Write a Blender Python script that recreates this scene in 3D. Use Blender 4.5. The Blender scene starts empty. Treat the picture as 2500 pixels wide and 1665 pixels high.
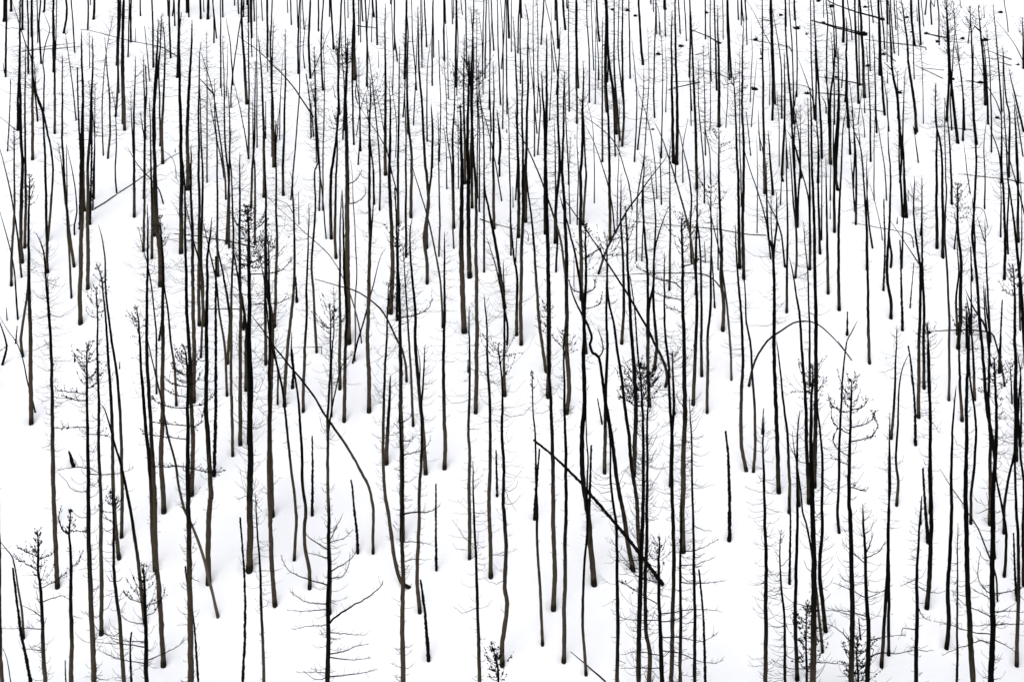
import bpy, math, random
import numpy as np

# ------------------------------------------------------------------ camera, world, sun, exposure
sc = bpy.context.scene
R = math.radians
PITCH = R(-5.0)
FOC = 12943.0                     # focal length for a picture 9420 units wide
PW, PH = 9420.0, 6265.0
cd = bpy.data.cameras.new("camera")
cam = bpy.data.objects.new("camera", cd)
sc.collection.objects.link(cam)
cd.sensor_width = 36.0
cd.lens = 36.0 * FOC / PW
cd.clip_end = 3000
cam.location = (0, 0, 0)
cam.rotation_euler = (R(90) + PITCH, 0, 0)
sc.camera = cam

SUN_EL, SUN_AZ = 62.0, 200.0
world = bpy.data.worlds.new("World")
sc.world = world
world.use_nodes = True
wn = world.node_tree
bg = wn.nodes["Background"]
sky = wn.nodes.new("ShaderNodeTexSky")
sky.sky_type = 'NISHITA'
sky.sun_disc = False
sky.sun_elevation = R(SUN_EL)
sky.sun_rotation = R(SUN_AZ)
sky.air_density = 0.6
sky.dust_density = 6.0
sky.ozone_density = 0.6
hs = wn.nodes.new("ShaderNodeHueSaturation")
hs.inputs["Saturation"].default_value = 0.40     # a pale overcast sky
wn.links.new(sky.outputs[0], hs.inputs["Color"])
wn.links.new(hs.outputs[0], bg.inputs[0])
bg.inputs[1].default_value = 0.12
sd = bpy.data.lights.new("sun", 'SUN')
sd.energy = 0.9
sd.angle = R(100)
sd.color = (1.0, 0.99, 0.975)
sun = bpy.data.objects.new("sun", sd)
sc.collection.objects.link(sun)
sun.rotation_euler = (R(90 - SUN_EL), 0, R(180 - SUN_AZ))
sc.view_settings.view_transform = 'Standard'
sc.view_settings.look = 'None'
sc.view_settings.gamma = 1.0
sc.view_settings.use_curve_mapping = False
sc.view_settings.exposure = 0.22

COL = sc.collection
rnd = random.Random(7)
nr = np.random.default_rng(7)

# ------------------------------------------------------------------ materials
def new_mat(name, rough=0.9):
    m = bpy.data.materials.new(name)
    m.use_nodes = True
    b = m.node_tree.nodes["Principled BSDF"]
    b.inputs["Roughness"].default_value = rough
    b.inputs["Specular IOR Level"].default_value = 0.04
    return m, m.node_tree.nodes, m.node_tree.links, b

def bark_mat(name, pale, mid, black):
    """grey-brown bark low on the stem, darkening to black further up (attribute 'char')"""
    m, N, L, b = new_mat(name)
    at = N.new("ShaderNodeAttribute"); at.attribute_name = "bark_tone"
    tc = N.new("ShaderNodeTexCoord")
    mp = N.new("ShaderNodeMapping"); mp.inputs["Scale"].default_value = (9, 9, 1.1)
    n1 = N.new("ShaderNodeTexNoise"); n1.inputs["Scale"].default_value = 1.6
    n1.inputs["Detail"].default_value = 6; n1.inputs["Roughness"].default_value = 0.7
    L.new(tc.outputs["Object"], mp.inputs[0]); L.new(mp.outputs[0], n1.inputs["Vector"])
    n2 = N.new("ShaderNodeTexNoise"); n2.inputs["Scale"].default_value = 38
    n2.inputs["Detail"].default_value = 3
    L.new(tc.outputs["Object"], n2.inputs["Vector"])
    # char + (noise-.5)*.7
    ma = N.new("ShaderNodeMath"); ma.operation = 'MULTIPLY_ADD'
    ma.inputs[1].default_value = 0.8
    L.new(n1.outputs[0], ma.inputs[0]); L.new(at.outputs["Fac"], ma.inputs[2])
    cr = N.new("ShaderNodeValToRGB")
    e = cr.color_ramp.elements
    e[0].position = 0.26; e[0].color = (*pale, 1)
    e[1].position = .9; e[1].color = (*black, 1)
    k = e.new(0.56); k.color = (*mid, 1)
    L.new(ma.outputs[0], cr.inputs[0])
    mx = N.new("ShaderNodeMix"); mx.data_type = 'RGBA'; mx.blend_type = 'MULTIPLY'
    mx.inputs[0].default_value = 0.75
    r2 = N.new("ShaderNodeValToRGB")
    r2.color_ramp.elements[0].position = 0.36; r2.color_ramp.elements[0].color = (.35, .33, .31, 1)
    r2.color_ramp.elements[1].position = 0.62; r2.color_ramp.elements[1].color = (1.35, 1.33, 1.3, 1)
    L.new(n2.outputs[0], r2.inputs[0])
    L.new(cr.outputs[0], mx.inputs[6]); L.new(r2.outputs[0], mx.inputs[7])
    L.new(mx.outputs[2], b.inputs["Base Color"])
    bp = N.new("ShaderNodeBump"); bp.inputs["Strength"].default_value = 0.5
    bp.inputs["Distance"].default_value = 0.01
    L.new(n2.outputs[0], bp.inputs["Height"]); L.new(bp.outputs[0], b.inputs["Normal"])
    return m

BARK = bark_mat("scorched_bark", (.068, .055, .040), (.0095, .0083, .0065), (.0020, .0019, .0018))
GREYBARK = bark_mat("weathered_bark", (.12, .10, .078), (.07, .058, .044), (.02, .018, .015))
CHAR, N_, L_, b_ = new_mat("charcoal", 0.95)
tn = N_.new("ShaderNodeTexNoise"); tn.inputs["Scale"].default_value = 20
rr = N_.new("ShaderNodeValToRGB")
rr.color_ramp.elements[0].color = (.0015, .0015, .0015, 1); rr.color_ramp.elements[1].color = (.008, .0075, .007, 1)
L_.new(tn.outputs[0], rr.inputs[0]); L_.new(rr.outputs[0], b_.inputs["Base Color"])
TWIG, N_, L_, b_ = new_mat("burnt_twig", 0.95)
tn = N_.new("ShaderNodeTexNoise"); tn.inputs["Scale"].default_value = 6
rr = N_.new("ShaderNodeValToRGB")
rr.color_ramp.elements[0].color = (.002, .002, .002, 1); rr.color_ramp.elements[1].color = (.009, .008, .007, 1)
L_.new(tn.outputs[0], rr.inputs[0]); L_.new(rr.outputs[0], b_.inputs["Base Color"])
SNOW, N_, L_, b_ = new_mat("snow", 0.8)
tc = N_.new("ShaderNodeTexCoord")
tn = N_.new("ShaderNodeTexNoise"); tn.inputs["Scale"].default_value = 0.5
tn.inputs["Detail"].default_value = 8; tn.inputs["Roughness"].default_value = 0.6
L_.new(tc.outputs["Object"], tn.inputs["Vector"])
rr = N_.new("ShaderNodeValToRGB")
rr.color_ramp.elements[0].position = 0.35; rr.color_ramp.elements[0].color = (.83, .86, .905, 1)
rr.color_ramp.elements[1].position = 0.6; rr.color_ramp.elements[1].color = (.86, .885, .925, 1)
L_.new(tn.outputs[0], rr.inputs[0]); L_.new(rr.outputs[0], b_.inputs["Base Color"])
tb = N_.new("ShaderNodeTexNoise"); tb.inputs["Scale"].default_value = 2.2
tb.inputs["Detail"].default_value = 9; tb.inputs["Roughness"].default_value = 0.62
L_.new(tc.outputs["Object"], tb.inputs["Vector"])
bp = N_.new("ShaderNodeBump"); bp.inputs["Strength"].default_value = 0.35; bp.inputs["Distance"].default_value = 0.10
L_.new(tb.outputs[0], bp.inputs["Height"]); L_.new(bp.outputs[0], b_.inputs["Normal"])

# ------------------------------------------------------------------ terrain: a snow slope facing the camera
def ray(X, Y):
    """direction (x, y=1, z) through a picture point given in 9420 x 6265 units"""
    cx = (X - PW / 2) / FOC
    cz = (PH / 2 - Y) / FOC
    c, s = math.cos(PITCH), math.sin(PITCH)
    dy = c - s * cz
    dz = s + c * cz
    return cx / dy, dz / dy

Y0, Y1 = 45.0, 104.0
Z0 = Y0 * ray(PW / 2, PH)[1]
Z1 = Y1 * ray(PW / 2, 0)[1]
SL = (Z1 - Z0) / (Y1 - Y0)

def ground(x, y):
    z = Z0 + SL * (y - Y0)
    u = .6 * (0.16 * np.sin(x * 0.31 + 0.7 + 0.12 * y) * np.sin(y * 0.23 + 1.1)
         + 0.10 * np.sin(x * 0.73 + y * 0.41) + 0.07 * np.sin(y * 0.9 - x * 0.35 + 2.0)
         + 0.03 * np.sin(x * 2.1 + 1.3 * np.sin(y * 0.8)) * np.sin(y * 1.7 + 0.5))
    return z + u

def hit(X, Y):
    """where the line of sight through a picture point meets the snow"""
    kx, kz = ray(X, Y)
    y = (Z0 - SL * Y0) / (kz - SL)
    for _ in range(8):
        g = float(ground(kx * y, y))
        y -= (kz * y - g) / (kz - SL)
    return kx * y, y, float(ground(kx * y, y))

# ------------------------------------------------------------------ mesh helpers
def link_mesh(name, V, F, mat, parent=None, origin=(0, 0, 0), bark_tone=None, smooth=True):
    me = bpy.data.meshes.new(name)
    V = np.asarray(V, dtype=np.float64) - np.asarray(origin, dtype=np.float64)
    me.vertices.add(len(V))
    me.vertices.foreach_set("co", V.astype(np.float32).ravel())
    lens = np.array([len(f) for f in F], dtype=np.int32) if not isinstance(F, np.ndarray) else np.full(len(F), F.shape[1], dtype=np.int32)
    flat = np.concatenate([np.asarray(f, dtype=np.int32) for f in F]) if not isinstance(F, np.ndarray) else F.astype(np.int32).ravel()
    me.loops.add(len(flat))
    me.loops.foreach_set("vertex_index", flat)
    me.polygons.add(len(lens))
    st = np.zeros(len(lens), dtype=np.int32); st[1:] = np.cumsum(lens)[:-1]
    me.polygons.foreach_set("loop_start", st)
    me.polygons.foreach_set("loop_total", lens)
    me.polygons.foreach_set("use_smooth", np.full(len(lens), smooth))
    if bark_tone is not None:
        a = me.attributes.new("bark_tone", 'FLOAT', 'POINT')
        a.data.foreach_set("value", np.asarray(bark_tone, dtype=np.float32))
    me.update(calc_edges=True)
    me.validate()
    mats = mat if isinstance(mat, (list, tuple)) else [mat]
    for m in mats:
        me.materials.append(m)
    o = bpy.data.objects.new(name, me)
    COL.objects.link(o)
    if parent is not None:
        o.parent = parent
    else:
        o.location = origin
    return o

def tubes(P, Rad, sides=3, jit=0.0):
    """P (n,s,3) centre lines, Rad (n,s) radii -> verts, quads (closed at both ends by tiny radii)"""
    P = np.asarray(P, float); Rad = np.asarray(Rad, float)
    n, s, _ = P.shape
    T = np.gradient(P, axis=1)
    T /= np.linalg.norm(T, axis=2, keepdims=True) + 1e-9
    ref = np.where(np.abs(T[..., 1:2]) < 0.85, np.array([0, 1.0, 0]), np.array([1.0, 0, 0]))
    A = np.cross(T, ref); A /= np.linalg.norm(A, axis=2, keepdims=True) + 1e-9
    B = np.cross(T, A)
    th = np.arange(sides) * 2 * math.pi / sides
    rr_ = Rad[:, :, None] * (1 + jit * nr.uniform(-1, 1, (n, s, sides)))
    V = P[:, :, None, :] + rr_[..., None] * (A[:, :, None, :] * np.cos(th)[:, None] + B[:, :, None, :] * np.sin(th)[:, None])
    idx = np.arange(n * s * sides).reshape(n, s, sides)
    a = idx[:, :-1, :]; b = idx[:, 1:, :]
    F = np.stack([a, np.roll(a, -1, 2), np.roll(b, -1, 2), b], -1).reshape(-1, 4)
    return V.reshape(-1, 3), F

OCT = np.array([[1, 0, 0], [-1, 0, 0], [0, 1, 0], [0, -1, 0], [0, 0, 1], [0, 0, -1]], float)
OCTF = np.array([[0, 2, 4], [2, 1, 4], [1, 3, 4], [3, 0, 4], [2, 0, 5], [1, 2, 5], [3, 1, 5], [0, 3, 5]])

class Geo:
    def __init__(s): s.V = []; s.F = []; s.n = 0; s.c = []
    def add(s, V, F, c=None):
        if len(F) == 0: return
        if F.shape[1] == 3:
            F = np.concatenate([F, F[:, 2:3]], 1)
        s.V.append(V); s.F.append(F + s.n); s.n += len(V)
        s.c.append(np.full(len(V), 0.8) if c is None else c)
    def arrays(s):
        V = np.concatenate(s.V); F = np.concatenate(s.F); c = np.concatenate(s.c)
        tri = F[:, 2] == F[:, 3]
        faces = [tuple(f[:3]) for f in F[tri]] + [tuple(f) for f in F[~tri]]
        if not tri.any(): faces = F
        return V, faces, c

# ------------------------------------------------------------------ the survey of the hillside
# C<column>, then one line per stem: kind, stem width (/ branch reach), then row,x,y from the foot to the tip.
# kinds: B bare pole, T twiggy, N tufted, D densely tufted, S broken snag, A bowed stem, F fork of the stem
# before it, L lying log, R upturned roots; ^ = the tip is above the picture.
DATA = """
C1
T 42 4,527,670 4,512,300 4,500,0 3,486,1200 3,484,800 3,478,400 3,468,0 2,440,1200 2,420,960 2,400,740 2,335,575
T 26 4,508,100 2,470,1500 2,450,1200 2,438,930
S 36 4,330,1900 4,290,1600 4,200,1150 4,165,900 4,118,520
B 22 4,217,1150 4,200,900 4,150,600 4,120,430 4,60,350 4,-10,260
N 45/180/500 4,430,2100 4,415,1567 4,390,1100 4,375,700 4,350,550 4,350,300 4,345,170 #small tree at lower left corner, dark tufts on a forked tip
F 12 4,400,835 4,500,795 4,580,780 4,640,815
F 11 4,385,710 4,500,645 4,620,560
F 11 4,345,550 4,220,470 4,140,430
F 11 4,370,970 4,280,900 4,200,865
F 10 4,370,1080 4,200,1075 4,0,1082
F 10 4,350,420 4,260,380 4,175,335
F 10 4,355,440 4,450,410 4,510,360
F 10 4,380,1280 4,200,1265
N 45/90/250 4,665,2000 4,660,1567 4,657,1000 4,650,400 4,640,200 4,650,80 4,650,-30 #small tree with one limb hooking up beside its tip, lower left
F 18 4,635,205 4,580,170 4,545,100 4,545,0
F 10 4,665,175 4,720,180 4,800,195
F 10 4,650,510 4,720,470 4,740,395
S 20 4,620,1900 4,600,1370
N 52/250/420 4,880,2100 4,865,1567 4,845,1000 4,820,400 4,815,0 3,812,1300 3,810,1000 3,800,500 3,800,250 3,803,30 #tall black tree with wide tufted crown standing over the left snowfield
F 12 3,835,1228 3,950,1228 3,1100,1215 3,1230,1170
F 11 3,800,1168 3,660,1165 3,520,1195
F 10 3,785,790 3,620,798 3,510,802
F 10 3,780,490 3,660,470 3,520,455
F 11 3,825,1150 3,880,1200 3,930,1225
F 10 3,785,545 3,700,545 3,560,500
F 10 3,815,860 3,920,860 3,1010,880
N 38/130 4,932,1105 4,928,400 4,925,0 3,908,1000 3,900,300 3,893,0 2,890,1300 2,882,1080
N 36/60 4,1092,410 4,1065,150 3,1040,1400 3,1035,900 3,1015,450 3,985,0 2,965,1300 2,935,1000 2,915,920 2,880,840
B 32 4,1118,215 3,1122,1300 3,1105,700 3,1080,380 3,1050,130 3,1025,0 2,1000,1350 2,975,1150 2,965,850 2,945,650 2,905,500
B 36 4,1330,1000 4,1300,700 4,1275,480 4,1240,250 4,1205,0 3,1150,1300 3,1105,1110 3,1050,930 3,1010,770 3,965,630 3,920,570 #slender crooked stem leaning left through the lower left cluster
N 50/230/480 4,1365,2100 4,1348,1567 4,1342,1200 4,1330,700 4,1322,480 #young black tree in the lower left with a small knobbly crown and long level limbs
F 13 4,1340,1250 4,1150,1220 4,1000,1215 4,880,1200
F 12 4,1330,1400 4,1100,1360 4,900,1275
F 13 4,1375,1375 4,1500,1310 4,1620,1250 4,1710,1180
F 12 4,1320,1200 4,1100,1185 4,930,1110
F 11 4,1320,850 4,1200,800 4,1130,740
F 11 4,1320,1040 4,1180,1010 4,1100,940
F 10 4,1350,960 4,1430,910 4,1520,740
S 28 4,1220,1900 4,1208,1567 4,1198,1250 4,1210,1110
N 42/180/300 4,1150,2000 4,1135,1567 4,1105,1050 4,1075,850 4,1050,600 4,1045,300 3,1030,1380
T 46 4,1503,1390 4,1480,1000 4,1450,600 4,1430,300 3,1420,1400 3,1400,1000 3,1375,600 3,1355,200 3,1350,0 2,1350,1200 2,1360,700 2,1355,310
N 42/130 4,1425,510 4,1405,200 4,1400,0 3,1385,1300 3,1365,1000 3,1335,750 3,1310,400 3,1285,0 2,1270,1350 2,1250,1240
B 29 4,2000,950 4,1930,640 4,1870,400 4,1750,90 3,1700,1540 3,1640,1300 3,1610,1100 3,1560,900 3,1500,620 3,1440,330 3,1400,150 3,1360,0 3,1350,-60 #long pale-footed stem leaning left across three upright trunks, lower left
T 18 3,1440,470 3,1440,0 2,1430,1400 2,1400,1100 2,1360,880 2,1310,680 2,1280,520
B 20 3,25,205 3,60,80 3,55,0 2,30,1480 2,0,1400 2,-40,1350
B 16 3,320,640 3,290,500 3,200,130 3,145,0 2,100,1500 2,0,1340
B 24 3,208,130 3,192,0 2,200,1500 2,240,1200 2,258,1000 2,262,600
S 14 3,687,182 3,687,112
S 12 3,1100,245 3,1103,190
S 34 3,668,1130 3,632,1015 #short cone-shaped black stump alone on the left snowfield
N 40/110 3,287,735 3,280,0 2,275,1300 2,265,900 2,265,500 2,270,200 2,275,30
S 12 2,65,1368 2,57,1262
S 16 3,145,10 2,158,1430
T 40 2,1475,1035 2,1470,800 2,1445,500 2,1430,200 2,1425,0 1,1415,1300 1,1412,1000 1,1440,550 1,1455,180
N 46/90 3,1507,1545 3,1485,1100 3,1495,600 3,1497,0 2,1498,1400 2,1500,900 2,1485,600 2,1470,410
S 22 2,1465,1550 2,1490,1370
T 22 3,1622,578 3,1605,250 3,1570,0 2,1545,1300 2,1510,1050 2,1490,700
T 22 2,1397,795 2,1400,400 2,1390,0 1,1385,1200 1,1375,900
T 22 2,1320,730 2,1328,400 2,1330,0 1,1330,1300 1,1290,1030
S 22 1,1335,1270 1,1335,1050 1,1348,850 1,1338,600
T 22 2,1325,245 1,1330,1300 1,1330,1000 1,1322,700 1,1320,500
T 26 2,1420,585 2,1415,200 1,1420,1300 1,1425,900 1,1465,500 1,1490,110
T 24 1,1497,1490 1,1490,1200 1,1510,800 1,1518,440 1,1500,200
T 16 1,1473,1333 1,1475,1100 1,1465,700 1,1480,300 1,1495,130
B 16 1,1410,610 1,1405,200 1,1398,0 ^
S 12 1,1375,735 1,1350,450 1,1330,240
B 14 2,1500,295 2,1465,180 2,1400,100 2,1345,35 1,1310,1567 1,1230,1460 1,1170,1350
A 8 2,1620,60 1,1615,1540 1,1590,1460 1,1520,1395 1,1430,1372
L 12 2,870,355 2,980,290 2,1230,120 2,1390,0 1,1450,1530 1,1580,1440 1,1660,1405
T 40 3,1780,535 3,1785,0 2,1775,1200 2,1770,600 2,1755,100 1,1760,1330
N 60/200/400 4,1762,2200 4,1755,1567 4,1745,800 4,1735,200 3,1728,1400 3,1725,700 3,1725,300 3,1690,40 #stout black tree with long drooping side limbs, broken snag pressed to its foot
F 13 3,1710,1160 3,1600,1150 3,1500,1160 3,1380,1150
F 13 3,1710,620 3,1600,610 3,1480,580 3,1380,515
F 12 3,1710,780 3,1550,765 3,1400,745
F 12 3,1710,420 3,1600,400 3,1515,345
F 13 3,1760,1165 3,1880,1200 3,1970,1215 3,2080,1185
F 11 3,1755,615 3,1880,570 3,1960,480
F 12 3,1705,905 3,1560,885 3,1300,855
F 11 3,1705,520 3,1600,490 3,1510,440
F 10 3,1700,315 3,1620,270 3,1570,210
F 10 3,1700,220 3,1640,180 3,1615,110
F 10 3,1745,790 3,1830,770 3,1870,650
T 40 3,1765,1390 3,1772,900 3,1755,500 3,1745,200 2,1725,1400 2,1715,1200 2,1705,700 2,1700,300 2,1690,0 1,1680,1450
T 38 2,1665,735 2,1670,0 1,1665,1300 1,1655,800 1,1650,350 1,1670,110
T 30 2,1832,1408 2,1830,900 2,1835,300 2,1830,0 1,1830,1300 1,1830,900 1,1840,500 1,1855,380
T 26 2,1880,1415 2,1850,900 2,1860,300 2,1865,0 1,1850,1300 1,1840,800
T 36 2,1728,155 1,1722,1400 1,1725,1000 1,1750,600 1,1765,180
T 50 4,1917,630 4,1925,0 3,1945,1400 3,1920,1000 3,1900,600 3,1905,0 2,1905,1300 2,1915,800 2,1935,600 2,1950,430
S 34 3,1970,1215 3,1985,600 3,1985,0 2,1985,1200 2,1988,790
T 22 3,2088,490 3,2075,200 3,2060,0 2,2010,1250 2,1985,1000 2,1930,750 2,1860,450
T 26 3,2093,195 3,2105,0 2,2115,1400 2,2095,1200 2,2060,1000 2,2010,750 2,1980,570
T 20 3,1848,140 3,1855,0 2,1860,1400 2,1870,1000 2,1840,850 2,1780,650 2,1730,400 2,1690,250
T 28 3,2140,1037 3,2125,300 2,2130,1100 2,2145,600 2,2130,100 1,2110,1400 1,2130,1180
T 36 3,2210,930 3,2210,0 2,2215,1300 2,2205,900 2,2205,300 2,2205,0 1,2205,1400
B 30 3,2262,440 3,2262,0 2,2270,1500 2,2230,1200 2,2150,750 2,2130,650
D 60/250/680 4,2295,510 4,2298,0 3,2300,1000 3,2300,400 2,2290,1500 2,2290,1000 2,2285,600 2,2270,320 #stout black tree with the thickest tufted crown, left of centre
F 13 2,2310,955 2,2500,945 2,2600,905 2,2680,830
F 12 2,2310,1230 2,2540,1220 2,2680,1160
B 24 3,2283,928 3,2285,500 2,2270,1500 2,2200,1100 2,2180,900
S 22 2,2240,1450 2,2245,1300 2,2230,1150
L 14 2,2340,710 2,2100,655 2,1850,610 2,1600,585
L 6 2,2200,1278 2,1850,1275
S 30 4,2235,1800 4,2232,1567 4,2255,1100 4,2248,600 4,2210,55
S 28 4,1850,2000 4,1795,1150 4,1750,800 4,1720,650 4,1705,505
B 40 4,60,1900 4,5,1400 4,0,1200 3,-10,1300
B 14 4,150,1900 4,60,1350 4,10,1250
T 24 2,105,1045 2,105,800 2,130,400 2,130,0 1,130,1300 1,125,1170
B 16 2,163,1355 2,140,1000 2,95,720 2,30,480 2,-20,330
B 18 2,197,970 2,160,600 2,120,330 2,50,0 1,0,1380 1,-40,1300
T 32 2,203,828 2,190,500 2,205,0 1,195,1300 1,185,900 1,180,500 1,185,0 ^
T 24 2,228,695 2,235,400 2,235,0 1,230,1300 1,230,900 1,235,370
T 28 2,437,922 2,430,700 2,415,0 1,405,1300 1,390,1050 1,340,900 1,310,560
B 20 2,440,640 2,455,450 2,485,50 1,465,1350 1,440,1240 1,385,1000 1,310,780 1,290,560 1,240,420 1,165,180 1,110,20
B 14 2,685,578 2,685,500 2,707,380 2,690,150 2,665,0 1,610,1330
T 28 2,680,868 2,650,650 2,610,300 2,590,0 1,575,1300 1,575,900 1,575,500
B 20 2,657,1160 2,640,800 2,620,500 2,615,0 1,612,1325
T 12 2,600,300 1,575,1567 1,530,1300
T 40 2,740,1385 2,740,1000 2,755,500 2,755,0 1,755,1300 1,765,1000 1,760,700 1,750,280
S 24 2,735,520 2,740,0 1,740,1400 1,720,1000 1,712,620
B 20 2,777,360 2,770,0 1,768,1200 1,768,700
T 34 2,808,1065 2,805,600 2,805,0 1,815,1400 1,830,1100 1,850,600 1,850,330
S 24 2,828,478 2,840,0 1,845,1300 1,845,900 1,848,700
T 14 2,853,355 2,860,0 1,870,1300 1,875,750
T 12 2,868,252 2,870,0 1,868,1200 1,815,740
T 14 2,1073,198 2,1058,0 1,1070,1300 1,1060,1020 1,1020,820
B 18 1,1065,1060 1,1085,800 1,1085,500 1,1090,0 ^
T 24 2,1235,412 2,1235,0 1,1232,1300 1,1235,1000 1,1245,640 1,1250,510
T 12 1,1225,1400 1,1205,1000 1,1203,850
T 28 1,1145,1180 1,1130,500 1,1140,0 ^
B 20 1,1130,1125 1,1120,500 1,1132,0 ^
T 16 1,1092,845 1,1085,500 1,1105,200 1,1110,50 ^
B 28 1,1080,578 1,1090,200 1,1090,0 ^
B 16 1,1205,380 1,1200,200 1,1205,0 ^
B 12 1,1178,515 1,1185,200 1,1188,0 ^
B 12 1,1292,140 1,1290,0 ^
S 7 1,1245,380 1,1247,255
B 16 1,1570,525 1,1560,300 1,1555,0 ^
B 12 1,1548,140 1,1545,0 ^
B 12 1,1588,140 1,1600,0 ^
B 12 1,1608,230 1,1602,0 ^
T 24 1,1635,700 1,1645,300 1,1645,0 ^
B 20 1,1720,105 1,1720,0 ^
B 14 1,1737,150 1,1735,0 ^
B 18 1,1847,163 1,1843,0 ^
B 8 1,1876,100 1,1872,0 ^
B 22 1,1912,163 1,1918,0 ^
B 13 1,1968,388 1,1970,200 1,1958,0 ^
B 12 1,1992,345 1,1965,100 1,1955,0 ^
S 9 1,1612,1390 1,1610,1365
B 14 1,808,265 1,810,0 ^
B 7 1,832,40 1,832,0 ^
T 20 1,862,168 1,868,0 ^
B 12 1,687,477 1,670,200 1,655,0 ^
B 18 1,588,293 1,608,180 1,615,80 1,608,0 ^
T 20 1,503,1217 1,505,900 1,503,650 1,500,300 1,485,0 ^
B 22 1,497,650 1,490,300 1,490,0 ^
B 10 1,510,538 1,520,0 ^
T 28 1,300,1450 1,300,1000 1,300,600 1,297,320 1,295,100 ^
B 20 1,292,325 1,292,0 ^
T 16 1,345,1103 1,320,800 1,300,650 1,300,500
T 22 1,165,1185 1,165,900 1,175,600 1,190,450
S 14 1,70,1380 1,90,1000 1,97,730
B 18 1,52,697 1,55,400 1,60,0 ^
B 34 1,45,180 1,48,0 ^
S 10 1,40,665 1,28,580
B 20 1,102,92 1,100,0 ^
B 18 1,207,268 1,205,0 ^
B 16 1,260,670 1,262,300 1,252,0 ^
B 10 1,347,382 1,345,100 1,340,0 ^
B 16 1,378,578 1,365,350 1,358,200 1,375,0 ^
B 16 1,403,103 1,412,0 ^
B 14 1,402,1015 1,408,700 1,395,580 1,415,430 1,440,340 1,458,260 1,425,170 1,408,110
T 12 1,700,1098 1,680,900 1,650,650 1,600,290
T 12 1,950,1420 1,940,1100 1,945,850 1,975,500 1,1040,140
B 18 1,993,1447 1,1010,1200 1,1005,900 1,975,530 1,962,330
T 9 1,1008,1250 1,1010,900 1,990,770
T 8 1,825,620 1,822,290
L 9 1,200,475 1,400,455 1,730,432
L 7 1,200,478 1,450,425 1,700,395
L 9 1,1640,530 1,1500,440 1,1200,380 1,820,280 1,740,273 #long thin pole slanting down across the upper left trees, bent at its end
L 14 1,1970,880 1,1840,730
T 14 2,1905,100 1,1905,1300 1,1905,700 1,1900,290
T 20 2,2008,960 2,2000,600 2,2003,200 2,1998,0 1,1995,1300 1,1975,1000 1,1975,720
T 16 2,2078,255 2,2065,0 1,2020,1250 1,1975,930 1,1920,700 1,1850,480
T 12 2,2060,60 1,2040,1480 1,1980,1200 1,1920,870
T 22 2,2085,660 2,2100,300 2,2110,0 1,2115,1300 1,2110,980 1,2095,800
T 20 2,2108,700 2,2105,100 1,2070,1300 1,2065,900 1,2060,700 1,2050,320
B 8 1,2083,878 1,2090,600 1,2092,400
B 8 1,2040,868 1,2030,700 1,2030,500
B 14 1,2032,800 1,2030,400 1,2030,0 ^
B 14 1,2050,150 1,2048,0 ^
B 12 1,2125,975 1,2130,800 1,2180,400 1,2230,100 1,2240,0 ^
B 13 1,2145,775 1,2120,400 1,2100,300 1,2080,150
B 24 1,2270,942 1,2250,600 1,2225,200 1,2225,0 ^
T 12 1,2285,1450 1,2250,1200 1,2160,780
T 16 1,2286,1452 1,2290,900 1,2285,400 1,2280,0 ^
B 10 1,2318,512 1,2310,350 1,2300,0 ^
B 16 1,2315,340 1,2312,0 ^
B 12 1,2340,190 1,2335,0 ^
B 12 1,2290,200 1,2285,0 ^
B 12 1,2240,150 1,2242,0 ^
B 12 1,2195,120 1,2190,0 ^
B 10 1,2272,45 1,2270,0 ^
B 10 1,2158,45 1,2158,0 ^
T 20 2,2310,330 2,2320,0 1,2340,1300 1,2345,900 1,2350,550
T 20 2,2345,670 2,2345,0 1,2330,1400 1,2325,900
A 8 1,440,1235 1,430,1150 1,350,920 1,270,780 1,170,690 1,0,645
A 8 1,130,1180 1,0,1075 1,-60,1030
T 14 2,130,10 1,130,1400 1,128,1175
C2
T 32 4,75,1900 4,65,1300 4,45,850 4,35,500 4,15,250 4,0,0 3,-10,1400
N 42 4,172,840 4,145,350 4,130,0 3,125,1200 3,125,800 3,130,200 2,130,1300 2,125,900 2,110,600
B 44 4,148,15 3,140,1300 3,125,800 3,140,300 2,150,1400 2,100,1100 2,90,800 2,90,250 1,75,1400
T 25 4,353,430 4,370,100 4,365,0 3,350,1400 3,310,1050 3,265,650 3,245,450 3,190,200 3,150,80 2,110,1400 2,70,980 2,0,680
B 34 4,493,685 4,490,550 4,455,350 4,445,150 4,455,0 3,430,1300 3,410,800 3,400,650 3,360,350 3,330,170 3,325,0 2,325,1480
T 32 3,262,580 3,270,300 3,295,0 2,305,1500 2,340,1150 2,355,800 2,345,400 2,335,200 1,345,1500
S 24 2,375,1195 2,365,980
S 28 3,335,415 3,345,250 3,330,75
B 18 3,198,570 3,200,300 3,170,100 2,150,1500 2,100,1000
T 26 3,435,632 3,440,300 3,455,0 2,465,1300 2,470,900 2,485,600 2,485,300
B 26 3,90,198 3,90,0 2,85,1400 2,85,600 2,90,250
T 26 2,75,228 1,75,1567 1,70,1200 1,60,900 1,45,600 1,20,330
B 33 4,1077,360 4,1072,0 3,1065,1500 3,1040,1350 3,950,1170 3,800,930 3,650,700 3,520,500 3,350,280 3,200,90 3,130,10 2,80,1500 2,0,1400 2,-45,1330 #long bare trunk bowed sharply left from a kinked foot, left of centre
S 28 4,517,15 3,522,1200 3,517,875
S 30 4,937,360 4,925,150 4,905,0 3,890,1400 3,873,1278
S 26 4,1660,522 4,1655,200 4,1655,0 3,1655,1315
S 36 4,1585,1345 4,1560,1000 4,1545,850 4,1513,630 #knobbly black snag leaning left alone on the bottom snow
S 24 3,2218,1408 3,2208,1005
T 52/230 4,657,2200 4,657,1567 4,660,900 4,665,300 4,667,0 3,665,1450 #large bare-limbed tree with one long rising limb on its right side, bottom edge
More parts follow.
